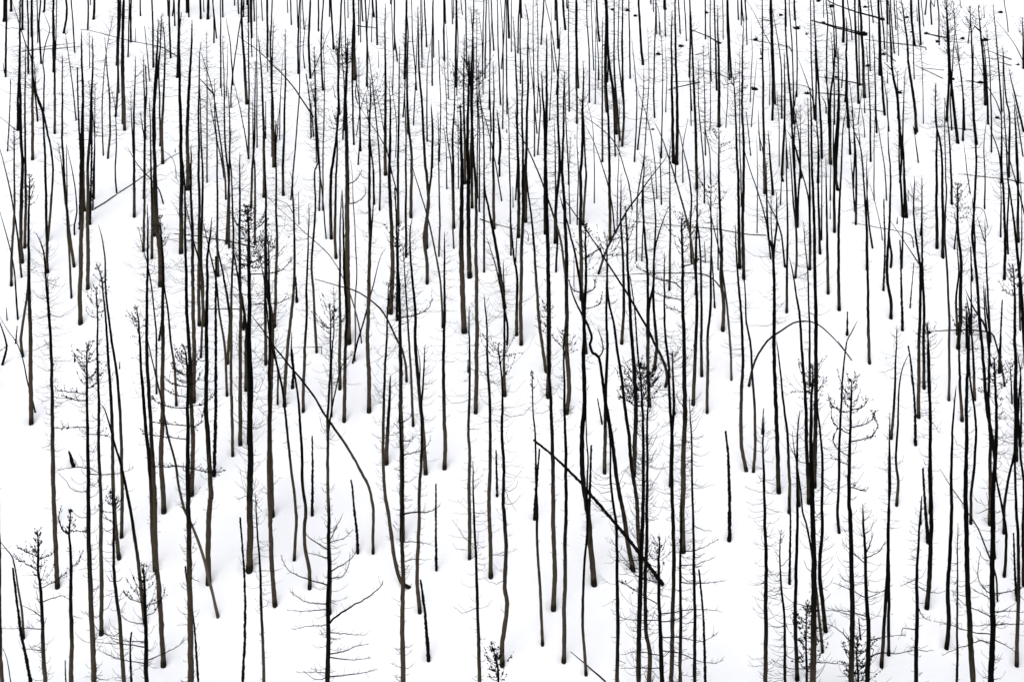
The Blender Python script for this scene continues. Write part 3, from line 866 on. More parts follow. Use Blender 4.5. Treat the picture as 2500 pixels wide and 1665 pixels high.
B 36 4,268,1525 4,258,1200 4,250,900 4,262,500 4,272,0 3,270,1300 3,268,1000 3,275,800 3,297,640
N 64/280 4,420,2300 4,415,1567 4,420,1000 4,420,400 4,410,0 3,405,1400 3,395,1100 3,395,800 3,400,500 3,415,230
F 12 4,450,1390 4,600,1395 4,740,1420
F 11 4,370,1450 4,200,1445 4,30,1360
B 24 4,500,1275 4,480,1050 4,440,700 4,400,350 4,350,100 4,318,0 3,290,1300 3,270,1150 3,240,980 3,225,830
T 38 4,527,1075 4,505,850 4,480,600 4,480,400 4,500,200 4,500,0 3,500,1500 3,500,1100 3,485,850 3,460,650 3,455,500
B 28 4,652,175 4,640,0 3,645,1400 3,660,900 3,675,500 3,700,200 3,725,0 2,760,1500 2,820,1380
D 26/200/650 4,350,1900 4,348,1567 4,350,1200 4,350,900 4,348,860 #small tufted tree pressed against a stout trunk at the bottom right
N 54/230/330 4,765,2200 4,765,1567 4,775,900 4,765,400 4,755,0 3,745,1500 3,745,1100 3,762,700 3,765,350 #tall tree with a rounded dome of curling tufted limbs above open snow, right
F 13 4,745,1220 4,700,1130 4,620,1070 4,500,1015
F 11 4,745,960 4,640,920 4,530,905
F 15 3,770,930 3,880,900 3,960,870 3,1010,780 3,980,700
F 13 3,770,795 3,880,770 3,960,720 3,980,640
F 13 3,740,1065 3,640,990 3,600,900 3,640,800
F 12 3,730,1145 3,620,1085
F 14 3,760,1340 3,850,1370 3,905,1390
F 13 3,745,855 3,650,800 3,590,720 3,585,600
F 12 3,760,650 3,680,650 3,590,590 3,550,480
F 12 3,775,640 3,880,600 3,915,540
T 50/300 4,930,2100 4,925,1567 4,925,1100 4,910,700 4,895,350 4,880,100 4,878,-70 #bare forked-topped tree with many rising limbs near the bottom right
F 16 4,960,1340 4,1050,1300 4,1200,1305 4,1345,1275
F 15 4,905,390 4,940,300 4,970,200
F 13 4,915,430 4,1020,370 4,1080,270
F 12 4,885,480 4,780,380 4,690,290
F 12 4,900,970 4,750,920 4,550,890
F 12 4,945,1190 4,1100,1150 4,1270,1140
F 12 4,895,800 4,800,740 4,600,650
F 11 4,890,210 4,950,160 4,970,100
F 11 4,940,800 4,1020,750 4,1080,720
D 26/180/450 4,830,1900 4,825,1567 4,820,1300 4,830,1170 #small leafy-tufted tree between two stout trunks, bottom right
S 18 4,850,1160 4,835,980
B 34 4,1045,1405 4,1060,1150 4,1085,800 4,1100,400 4,1110,0 3,1120,1300 3,1120,900 3,1118,680
T 42/160 4,1370,2000 4,1365,1567 4,1365,1200 4,1375,900 4,1370,600 4,1390,200 4,1405,0 3,1415,1430
F 12 4,1350,1085 4,1290,1080 4,1235,1080 4,1230,1140
F 12 4,1385,880 4,1430,970 4,1500,1010
F 11 4,1360,625 4,1300,650 4,1220,690
F 11 4,1390,680 4,1450,730 4,1550,750 4,1630,735
S 34 4,1470,262 4,1450,0 3,1440,1400 3,1430,1250 3,1425,1170
T 42 4,1463,860 4,1485,600 4,1502,200 4,1500,0 3,1490,1300 3,1495,1000 3,1490,700 3,1480,400 3,1470,0 2,1465,1400
B 40 4,1645,1230 4,1665,1000 4,1655,700 4,1680,300 4,1690,0 3,1685,1300 3,1695,1000 3,1705,700 3,1732,410
T 24/120 4,1740,1900 4,1740,1567 4,1742,1000 4,1742,600 4,1748,110
N 54/150/300 4,1900,2000 4,1888,1567 4,1855,1100 4,1840,700 4,1825,300 4,1820,0 3,1820,1300 3,1825,800 3,1830,400 3,1835,0 2,1825,1280
B 28 4,1865,90 4,1868,0 3,1870,1400 3,1900,1100 3,1915,850 3,1900,650 3,1860,350 3,1850,100 2,1850,1300
B 18 4,2110,805 4,2095,600 4,2020,380 4,1930,160 4,1840,20 3,1800,1510 3,1690,1350 3,1580,1180
B 34 4,2040,100 4,2040,0 3,2040,900 3,2025,500 3,2035,0 2,2020,1400 2,2000,1200 2,1995,1050
N 58/230/500 4,2055,2300 4,2050,1567 4,2060,1100 4,2060,600 4,2060,100 3,2070,1400 3,2090,1000 3,2095,600 3,2085,300 3,2075,150
F 14 4,2100,760 4,2200,740 4,2340,700
F 12 4,2030,810 4,1950,750 4,1870,700
F 13 4,2040,970 4,1930,910 4,1800,850 4,1680,720
F 12 4,2035,1040 4,1880,1050
F 14 4,2090,1050 4,2200,1035 4,2350,1040
F 13 4,2030,1135 4,1880,1110 4,1700,1050 4,1520,1005
F 14 4,2030,1220 4,1950,1190 4,1850,1230 4,1740,1260 4,1600,1325
F 12 4,2090,925 4,2200,920 4,2350,925
F 12 4,2035,775 4,1960,670 4,1930,560 4,1950,400
F 12 4,2085,1170 4,2200,1240 4,2290,1310
T 38 4,2075,400 4,2065,0 3,2070,1300 3,2085,1100 3,2040,800 3,1990,400 3,1965,0 2,1945,1400 2,1930,1200 2,1900,700 2,1880,250
B 26 4,2175,580 4,2190,400 4,2190,180 4,2160,0 3,2110,1300 3,2080,1050 3,2040,850
B 26 4,2170,185 4,2170,0 3,2175,1500 3,2215,1250 3,2265,1030 3,2300,700 3,2320,300 3,2345,160
S 28 4,2285,795 4,2270,500 4,2258,200
T 36 4,2288,1395 4,2300,900 4,2305,500 4,2300,200 4,2285,0 3,2270,1100 3,2275,800 3,2260,500
N 40/160 3,2280,1070 3,2275,600 3,2275,200 3,2265,0 2,2270,1500 2,2265,1150 2,2255,870
T 30/150 4,2350,660 4,2345,300 3,2350,1300 3,2320,1000 3,2330,600 3,2320,300 3,2290,100
T 30 3,2320,945 3,2300,700 3,2290,400
N 16 3,2245,560 3,2225,210
T 40 3,98,1368 3,85,900 3,65,400 3,55,0 2,58,1200 2,55,900 2,50,780 2,80,500 2,78,200
T 30 3,55,30 2,60,1300 2,50,800 2,20,650 2,0,560 1,-20,1450
T 14 2,55,790 2,30,500 2,30,200
B 30 3,195,1560 3,198,1200 3,180,900 3,150,600 3,120,350 3,100,150 3,85,0
T 24 3,285,1500 3,270,1100 3,275,800 3,297,640
B 36 3,375,1468 3,355,1000 3,350,700 3,330,350 3,305,0 2,290,1350 2,260,1150 2,230,950 2,195,800
T 20 3,385,400 3,385,0 2,378,1300 2,370,1000 2,345,700 2,330,480
B 40 3,425,1315 3,440,600 3,440,0 2,440,1300 2,430,900 2,425,500 2,410,100 2,405,0 1,395,1000 1,385,800
S 16 2,447,1250 2,440,1100
B 26 3,933,190 3,925,0 2,920,1300 2,915,900 2,905,500 2,910,200 2,920,0
T 24 2,912,900 2,905,500 2,890,250 2,870,0 1,860,1400
B 16 2,960,702 2,930,500 2,915,300 2,905,0 1,910,1400
B 26 2,655,1270 2,650,900 2,655,400 2,675,0 1,690,1200 1,720,1000
B 22 2,172,1295 2,175,900 2,180,500 2,168,0 1,165,1300
S 22 2,728,1500 2,730,1300
B 24 2,553,1120 2,548,800 2,540,400 2,535,0 1,530,1450
B 20 2,253,975 2,265,800 2,260,550 2,235,300 2,215,0 1,200,1300
T 24 2,265,505 2,250,150 2,240,0 1,215,1100 1,190,700
B 20 2,272,500 2,285,150 2,297,0 1,290,1300 1,245,1000
B 16 2,155,880 2,130,650 2,80,450 2,20,330 2,-20,230
T 22 2,385,900 2,385,500 2,380,0 1,375,1400 1,365,900
B 16 2,390,650 2,375,280 2,310,0 1,270,1450 1,240,1300
T 22 2,478,755 2,465,400 2,460,0 1,465,1450 1,440,1050
B 14 2,493,630 2,495,200 2,495,0 1,480,1300
B 9 2,573,438 2,570,250
B 24 2,612,553 2,610,200 2,610,0 1,605,1450 1,600,1100
B 12 2,573,265 2,575,0 1,580,1450
T 20 2,808,485 2,812,0 1,795,1250 1,770,1000
B 15 2,800,370 2,785,200 2,772,0 1,760,1450
A 10 2,1050,628 2,1040,540 2,985,280 2,935,120
T 10 2,977,268 2,975,0 1,980,1200 1,990,950
S 22 2,1062,1088 2,1075,700 2,1068,400 2,1065,265
B 26 2,1130,1345 2,1130,1200 2,1095,1000 2,1100,750 2,1120,400 2,1125,0 1,1110,1400 1,1100,1150
B 20 2,1130,878 2,1138,780 2,1115,600 2,1125,200
B 12 2,1090,262 2,1075,0 1,1050,1400 1,1000,1080
S 26 2,1237,1455 2,1228,1100 2,1220,800 2,1213,640
B 18 2,1230,890 2,1240,600 2,1250,300 2,1250,100
S 14 2,1308,1252 2,1325,1050 2,1342,850
T 22 2,1240,405 2,1225,200 2,1210,0 1,1205,1400 1,1200,1200
B 30 2,1272,412 2,1262,200 2,1255,0 1,1240,1300
S 12 2,1188,483 2,1190,428
S 8 2,1290,270 2,1288,180
A 12 2,1390,860 2,1250,650 2,1130,470 2,1100,420
L 8 2,1340,710 2,1325,598 2,1230,565 2,1030,530 2,770,482
T 32 3,1385,682 3,1390,0 2,1400,1300 2,1400,900 2,1365,650 2,1340,400 2,1345,200 2,1350,50
T 30 3,1435,420 3,1430,0 2,1435,1300 2,1420,900 2,1415,500 2,1415,200 2,1415,40
T 24 2,1410,580 2,1420,400
B 22 3,1665,530 3,1665,0 2,1665,1400 2,1650,1000 2,1630,700 2,1625,450 2,1640,200 2,1630,0 1,1620,900
T 26 2,1608,785 2,1605,400 2,1600,0 1,1580,1300 1,1540,1100 1,1540,760
T 26 2,1555,698 2,1550,300 2,1550,0 1,1550,1200 1,1535,760
B 30 3,1785,715 3,1760,300 3,1755,0 2,1750,1400
N 36 3,1750,50 2,1765,1300 2,1770,900 2,1750,600 2,1738,400 2,1740,120
B 22 2,1740,1500 2,1735,1150 2,1755,930 2,1740,600
N 14 2,1715,710 2,1735,500 2,1712,400
T 28 2,1960,1540 2,1935,1200 2,1910,850 2,1880,600 2,1900,300 2,1915,0 1,1910,1300 1,1885,800 1,1895,400
B 18 2,1870,1500 2,1870,1100 2,1868,800
B 18 2,1865,1450 2,1860,1350 2,1825,1145
S 22 2,1875,1000 2,1865,700
T 26 3,1900,525 3,1880,0 2,1860,1500 2,1830,1280
N 24/130 3,1830,50 2,1828,1500 2,1825,1250
T 20 2,2045,1567 2,2010,900 2,1998,600 2,1995,450
T 20 3,2040,200 2,2020,1480 2,1995,1300 2,1985,1030
B 22 2,2035,1540 2,1980,1400 2,1900,1280 2,1810,1080
S 22 2,2135,1700 2,2145,1400 2,2155,1190
B 26 3,2130,270 3,2140,0 2,2140,1600
B 20 3,2175,400 3,2140,180 3,2090,0 2,2060,1500 2,1960,1475 2,1700,1468 2,1350,1498
T 28 2,2175,980 2,2180,600 2,2165,200 2,2145,0 1,2150,1300 1,2145,1000
T 16 2,2140,603 2,2145,300 2,2135,80
B 16 2,2208,758 2,2200,500 2,2215,200 2,2200,0 1,2190,1300 1,2165,900 1,2160,450
B 24 2,2303,643 2,2300,300 2,2300,0 1,2280,1200 1,2265,960
B 16 2,2320,1460 2,2310,1100 2,2325,800 2,2335,500 2,2320,0
T 36 3,2370,200 2,2350,1400 2,2320,1000 2,2290,700 2,2260,450 2,2225,130
B 14 2,2380,500 2,2310,200 2,2250,0 1,2160,1250
A 8 2,2020,515 2,2000,420 2,1950,345 2,1750,342 2,1500,332
L 10 2,2400,135 2,2290,105 2,2150,78 2,1980,60 2,1750,35
B 14 2,1993,343 2,1990,0 1,1985,1300 1,2005,1100
T 20 2,1690,298 2,1685,0 1,1670,1300 1,1650,1050 1,1625,900
B 10 2,1860,205 2,1830,0 1,1800,1300
T 9 2,1990,640 2,1925,420
B 18 2,135,88 2,125,0 1,150,1150 1,150,480
B 12 2,115,308 2,122,0
T 22 2,45,212 2,30,0 1,10,1300 1,0,1200
T 22 2,640,168 2,625,0 1,655,1000 1,640,450
S 10 3,765,168 3,720,105 3,645,0
T 24 3,1135,885 3,1160,600 3,1175,200 3,1185,0 2,1178,1430
B 24 3,1185,1497 3,1195,1300 3,1180,1100 3,1195,700 3,1210,400 3,1240,230 3,1300,110
T 30/140 4,1110,1300 4,1110,0 3,1118,660
S 28 3,1357,938 3,1350,600 3,1320,250 3,1290,45
S 8 3,1322,375 3,1312,290
N 34/150 3,1495,1560 3,1490,600 3,1480,200 3,1472,0 2,1465,1400
B 20 3,2125,265 3,2130,60 3,2135,0
S 18 4,1405,100 3,1415,1430
T 20 1,40,1095 1,45,800 1,25,200 1,20,0 ^
B 28 1,60,935 1,40,400 1,30,100 1,28,0 ^
B 8 1,13,960 1,18,700 1,0,430
T 14 1,127,1083 1,120,600 1,70,250 1,40,80
T 10 1,103,1523 1,105,1200 1,85,830
T 22 2,130,30 1,140,1400 1,155,1000 1,150,480
B 12 1,182,1540 1,170,1300 1,160,1100
T 18 1,235,1130 1,190,700 1,160,200 1,160,0 ^
B 12 1,168,235 1,162,0 ^
B 13 1,240,1135 1,225,500 1,205,200 1,195,0 ^
B 10 1,245,970 1,260,800
B 12 1,245,182 1,240,0 ^
T 13 1,265,882 1,268,500 1,255,200 1,245,0 ^
T 18 1,245,1535 1,240,1300 1,260,1000
B 13 1,228,1243 1,200,800 1,190,600
B 18 2,305,60 1,290,1500 1,240,1320 1,175,1200
T 10 2,300,60 1,300,1200 1,295,960
T 13 1,425,1085 1,400,600 1,395,300 1,390,0 ^
B 12 1,440,1030 1,400,880 1,340,700 1,275,530
T 20 1,495,1445 1,490,1200 1,460,700 1,440,400 1,420,0 ^
T 18 1,440,1100 1,440,700 1,430,250
T 22 2,460,100 1,465,1400 1,450,1100
B 12 1,535,1035 1,530,950 1,485,870
T 14 1,540,750 1,540,450 1,550,200 1,535,0 ^
T 26 1,575,1495 1,560,1100 1,545,800 1,520,680
T 22 1,575,1480 1,575,900 1,610,600 1,600,200 1,560,0
T 14 1,612,1135 1,605,700 1,580,300
T 24 2,625,20 1,620,1400 1,650,900 1,645,430
T 12 1,625,520 1,625,300 1,600,0 ^
B 7 1,512,155 1,510,0 ^
B 12 1,678,797 1,690,600
T 22 1,693,375 1,695,200 1,690,0 ^
T 28 1,740,1155 1,725,800 1,725,300 1,722,160
B 20 1,755,1410 1,745,1100
B 22 1,717,925 1,722,700 1,724,500
B 10 1,773,360 1,760,200 1,730,0 ^
T 16 2,785,150 1,795,1300 1,770,950 1,750,750
T 20 1,833,940 1,810,400 1,800,100 1,798,0 ^
B 12 1,845,780 1,835,300 1,830,0 ^
B 28 1,888,880 1,870,400 1,850,100 1,845,0 ^
B 12 1,890,1030 1,888,880
B 9 1,828,1135 1,850,950 1,870,780
B 9 1,890,1255 1,880,1130 1,850,960
S 11 1,848,1345 1,835,1180
S 6 1,797,1070 1,797,1035
B 14 2,880,50 1,850,1350 1,790,1200 1,760,1120
T 16 1,945,1478 1,940,1000 1,920,600 1,905,380
T 11 1,940,645 1,935,400 1,930,100 1,920,0 ^
T 16 1,1000,1215 1,990,900 1,980,500 1,960,300
B 10 1,968,203 1,945,0 ^
T 22 1,1028,680 1,1025,300 1,1015,0 ^
T 20 1,1073,1048 1,1045,700 1,1030,300 1,1020,0 ^
T 12 1,1112,1200 1,1090,900 1,1060,700
B 12 1,1073,445 1,1060,250 1,1035,0 ^
B 9 1,1097,565 1,1095,200 1,1090,0 ^
N 16 1,1100,215 1,1095,0 ^
T 12 1,1137,450 1,1120,200 1,1110,0
B 12 1,1162,483 1,1140,250 1,1125,0 ^
B 10 1,1178,268 1,1160,0 ^
T 7 1,1202,505 1,1195,300 1,1180,0 ^
B 10 1,1100,755 1,1100,640
B 7 1,1100,1000 1,1100,855
T 28 1,1235,1445 1,1210,1200 1,1190,900 1,1150,700 1,1130,450 1,1115,100 1,1100,0
B 14 1,1193,1080 1,1195,1050
T 18 2,1215,100 1,1240,1300 1,1245,1000 1,1265,660
N 10 1,1195,880 1,1190,660
N 28/110/400 1,1365,1193 1,1340,900 1,1300,650 1,1275,350 1,1245,120 1,1215,-20
B 18 1,1355,1223 1,1335,1155
B 12 1,1383,1490 1,1345,1180
B 20 1,1350,412 1,1320,200 1,1315,0 ^
T 10 1,1345,718 1,1335,400 1,1325,0
B 16 1,1405,405 1,1395,200 1,1385,0 ^
B 8 1,1375,190 1,1368,30
T 8 1,1430,1130 1,1425,800 1,1410,500 1,1370,330
B 8 1,1432,235 1,1410,0 ^
B 12 1,1445,128 1,1460,0 ^
B 13 1,1505,218 1,1495,50 1,1500,0 ^
B 6 1,1530,60 1,1535,0 ^
T 12 1,1575,408 1,1570,100 1,1560,0 ^
B 8 1,1762,553 1,1745,450 1,1720,250 1,1700,0
N 22/120/450 1,1645,1100 1,1665,700 1,1650,350 1,1640,50
N 26/140/500 1,1745,1302 1,1700,900 1,1675,600 1,1660,300 1,1640,0
T 13 1,1690,1185 1,1680,900 1,1700,600 1,1720,250 1,1705,0
T 18 1,1793,1285 1,1795,900 1,1760,600 1,1720,400
T 12 1,1810,1190 1,1805,900
N 24/100/250 1,1915,1313 1,1890,1000 1,1880,500 1,1865,200 1,1860,50
N 10 1,1842,390 1,1860,200
B 6 1,1778,70 1,1765,0 ^
N 24/100/250 1,2000,950 1,1985,600 1,1955,300 1,1935,50
T 18 1,2025,1130 1,2015,800 1,1990,450 1,1960,330
T 14 1,2055,1390 1,2050,900 1,2030,500 1,2010,250
T 16/110 1,2150,1015 1,2120,600 1,2090,250 1,2070,30
B 8 1,2210,290 1,2195,150 1,2170,0 ^
B 6 1,1990,160 1,1985,30
B 14 2,2150,60 1,2120,1400 1,2050,1200 1,2040,1130
B 10 1,2145,1060 1,2100,930 1,2020,790 1,1900,500
T 22 2,2150,100 1,2150,1100 1,2145,1000
T 20 2,2215,50 1,2225,1100 1,2190,900 1,2165,500 1,2155,420
T 22 2,2300,100 1,2280,1200 1,2270,960
T 18 1,2350,1200 1,2290,950 1,2240,750 1,2215,620
A 10 1,2350,570 1,2280,430 1,2200,310 1,2100,190
N 20/120/250 1,2350,620 1,2348,400 1,2340,160
T 12 1,2345,1430 1,2280,1000 1,2250,860
L 17 1,855,325 1,620,260 1,390,190
L 12 1,830,300 1,600,240 1,500,212
L 17 1,1060,185 1,830,120 1,600,35 1,540,0
L 16 1,1660,352 1,1550,335 1,1450,312
L 14 1,715,882 1,560,865 1,440,855
L 12 1,870,782 1,700,745 1,470,710
L 10 1,1455,460 1,1450,437 1,1200,405 1,890,365
L 9 1,2240,605 1,2110,570
L 10 1,2240,550 1,2130,510 1,2020,465
L 11 1,1940,765 1,1825,742
L 8 1,1610,725 1,1430,640 1,1345,598
L 6 1,1620,648 1,1500,635 1,1400,625
L 10 1,1140,650 1,1070,575
L 8 1,1175,568 1,1045,455
L 8 1,220,480 1,195,428 1,100,415 1,0,395
L 8 1,1060,1030 1,950,1010 1,780,998
L 6 1,1875,1195 1,1700,1180 1,1560,1165
L 16 1,1960,300 1,1895,240
L 8 1,2120,548 1,2050,545
A 8 1,410,830 1,340,790 1,200,772 1,0,778
R 46 1,465,15
R 50 1,585,65
R 60 1,262,268
R 34 1,355,318
R 80 1,875,325
R 40 1,895,70
R 50 1,1050,185
R 40 1,1275,165
R 44 1,1455,315
R 46 1,1790,360
R 56 1,2000,375
R 44 1,2140,120
R 50 1,1955,767
R 46 1,1062,505
R 46 1,917,612
R 50 1,360,865
R 44 1,1560,390
R 46 1,2110,1090
R 46 1,1210,860
R 34 1,512,212
R 40 1,118,145
R 40 1,1700,735
R 36 1,2300,600
R 40 1,625,715
R 26 1,1315,298
"""

class Rec: pass
recs = []
col = 0
for line in DATA.strip().splitlines():
    line = line.strip()
    if not line: continue
    if line[0] == 'C' and line[1].isdigit():
        col = int(line[1]) - 1; continue
    lab = None
    if '#' in line: line, lab = line.split('#', 1); lab = lab.strip()
    t = line.split()
    r = Rec(); r.kind = t[0]
    w = t[1].split('/'); r.w = float(w[0]); r.reach = float(w[1]) if len(w) > 1 else None; r.tuft = float(w[2]) if len(w) > 2 else None
    r.open = t[-1] == '^'
    r.pts = []
    for p in t[2:]:
        if p == '^': continue
        q = [float(v) for v in p.split(',')]
        r.pts.append((col * 2355 + q[1], (q[0] - 1) * 1566.25 + q[2] * 0.99888))
    r.label = lab
    r.foot = r.pts[0]
    L = 0
    for (a, b), (c, d) in zip(r.pts, r.pts[1:]):
        mx_, my_ = (a + c) / 2, (b + d) / 2
        if -50 < mx_ < PW + 50:
            y0, y1 = max(min(b, d), 0), min(max(b, d), PH)
            if y1 > y0 or abs(b - d) < 30:
                fr = (y1 - y0) / (abs(b - d) + 1e-6) if abs(b - d) > 30 else 1
                L += math.hypot(a - c, b - d) * min(fr, 1)
    r.area = L * r.w
    recs.append(r)

def centreline(r):
    """metres: the stem as a smooth 3-D line from below the snow to its tip"""
    fx, fy, fz = hit(*r.foot)
    r.base = (fx, fy, fz)
    r.d = fy
    ppm = FOC / fy                     # picture units per metre
    lean = abs(r.pts[-1][0] - r.pts[0][0]) / (abs(r.pts[-1][1] - r.pts[0][1]) + 50)
    r.lean = lean
    g = rnd.uniform(-.03, .03) + rnd.choice((-1, 1)) * min(lean, 1) * rnd.uniform(0, .22)
    pts = []
    for (X, Y) in r.pts:
        kx, kz = ray(X, Y)
        # plane y = fy + g*(z - fz)
        y = (fy - g * fz) / (1 - g * kz)
        pts.append((kx * y, y, kz * y))
    if r.open:
        hgt = rnd.uniform(8.5, 12.5) * (0.75 + 0.25 * min(1, r.w / ppm / 0.14))
        a, b = np.array(pts[-2]), np.array(pts[-1])
        d = (b - a) / np.linalg.norm(b - a)
        d = d * np.array([.5, .5, 1]); d /= np.linalg.norm(d)
        need = max(hgt - (b[2] - fz), 1.5)
        pts.append(tuple(b + d * need * .5 + nr.normal(0, .05, 3) * [1, 1, 0]))
        pts.append(tuple(b + d * need + nr.normal(0, .12, 3) * [1, 1, 0]))
    P = np.array(pts)
    # Catmull-Rom
    Q = np.vstack([2 * P[0] - P[1], P, 2 * P[-1] - P[-2]])
    out = []
    seg = 0.16 if r.w > 24 else (.25 if r.w > 12 else .35)
    for i in range(1, len(Q) - 2):
        n = max(2, int(np.linalg.norm(Q[i + 1] - Q[i]) / seg))
        for k in range(n):
            t = k / n
            t2, t3 = t * t, t * t * t
            out.append(0.5 * ((2 * Q[i]) + (-Q[i - 1] + Q[i + 1]) * t + (2 * Q[i - 1] - 5 * Q[i] + 4 * Q[i + 1] - Q[i + 2]) * t2 + (-Q[i - 1] + 3 * Q[i] - 3 * Q[i + 1] + Q[i + 2]) * t3))
    out.append(Q[-2])
    P = np.array(out)
    P[1:-1] += nr.normal(0, r.w / ppm * 0.022, (len(P) - 2, 3)) * [1, 1, 0]
    q = np.linalg.norm(P - P[0], axis=1)
    for wl, am in ((2.6, .020), (1.1, .006), (.45, .003)):
        am = am * rnd.uniform(.1, 1.0) * (.35 if r.kind == 'S' else 1) * (.8 if r.w > 24 else .6) * (1.3 if lean > .25 else 1)
        a1, a2 = rnd.uniform(0, 6.28), rnd.uniform(0, 6.28)
        P[:, 0] += am * (np.sin(q * 6.28 / wl / rnd.uniform(.8, 1.3) + a1) - math.sin(a1)) * np.minimum(1, q)
        P[:, 1] += am * (np.sin(q * 6.28 / wl + a2) - math.sin(a2)) * np.minimum(1, q)
        if lean > .4: P[:, 2] += am * np.sin(q * 6.28 / wl + a2 * 2) * np.minimum(1, q)
    r.line = P
    d = np.r_[0, np.cumsum(np.linalg.norm(np.diff(P, axis=0), axis=1))]
    r.len = d[-1]
    r.t = d / d[-1]
    r.r0 = r.w / ppm / 2
    r.ppm = ppm

def stem(r, geo, buried=True):
    t = r.t.copy(); P = r.line
    if r.kind == 'S':
        rad = r.r0 * (1 - 0.45 * t)
    elif r.kind == 'F':
        rad = r.r0 * (1 - .6 * t)
    elif r.kind == 'A':
        rad = r.r0 * (1 - .72 * t)
    else:
        rad = r.r0 * (0.10 + 0.90 * (1 - t) ** (.46 if r.w > 26 else .55)) * (1.04 if r.w > 26 else 1.18) * (.85 if r.lean > .3 else 1)
        rad = np.where(t > .97, rad * .8, rad)
    if r.w > 20:
        rad = rad * (1 + 0.09 * np.exp(-t * r.len / 0.12))
    rad = np.maximum(rad, 0.006)
    if buried and r.kind != 'F':
        dn = P[0] - P[1]; dn /= np.linalg.norm(dn)
        P = np.vstack([P[0] + dn * 0.5, P]); rad = np.r_[rad[0] * 1.05, rad]; t = np.r_[0, t]
    # close the top
    up = P[-1] - P[-2]; up /= np.linalg.norm(up)
    if r.kind == 'S':
        P = np.vstack([P, P[-1] + up * rad[-1] * .5]); rad = np.r_[rad, rad[-1] * .25]; t = np.r_[t, 1]
        # splintered end and flaking, checked surface
        n2 = []
    P = np.vstack([P, P[-1] + up * 0.01]); rad = np.r_[rad, 0.0005]; t = np.r_[t, 1]
    if r.kind == 'S' and r.w > 12:
        # resample finely for a ragged outline
        L = np.r_[0, np.cumsum(np.linalg.norm(np.diff(P, axis=0), axis=1))]
        n = int(min(260, L[-1] / 0.045))
        s = np.unique(np.r_[np.linspace(0, L[-1], n), L[-3:]])
        P = np.stack([np.interp(s, L, P[:, k]) for k in range(3)], 1)
        rad = np.interp(s, L, rad); t = np.interp(s, L, t)
        P[2:-3, :2] += nr.normal(0, r.r0 * .035, (len(P) - 5, 2))
        rad[2:-3] *= 1 + np.convolve(nr.normal(0, .13, len(P) - 3), [.25, .5, .25], 'valid')
        jit = .2
    else:
        jit = 0.07
        rad[1:-1] *= nr.uniform(.95, 1.06, len(rad) - 2)
    sides = 9 if r.w > 30 else (6 if r.w > 15 else 5)
    V, F = tubes(P[None], rad[None], sides, jit)
    hgt = t * r.len
    foot = np.exp(-np.maximum(hgt, 0) / .06) * .35
    ch = np.clip((t - r.c0) * 1.5, -.2, 1) + foot  # blacker towards the tip, plus a thin dark band at the foot
    geo.add(V, F, np.repeat(ch, sides))

def at(r, t):
    return np.stack([np.interp(t, r.t, r.line[:, k]) for k in range(3)], -1)

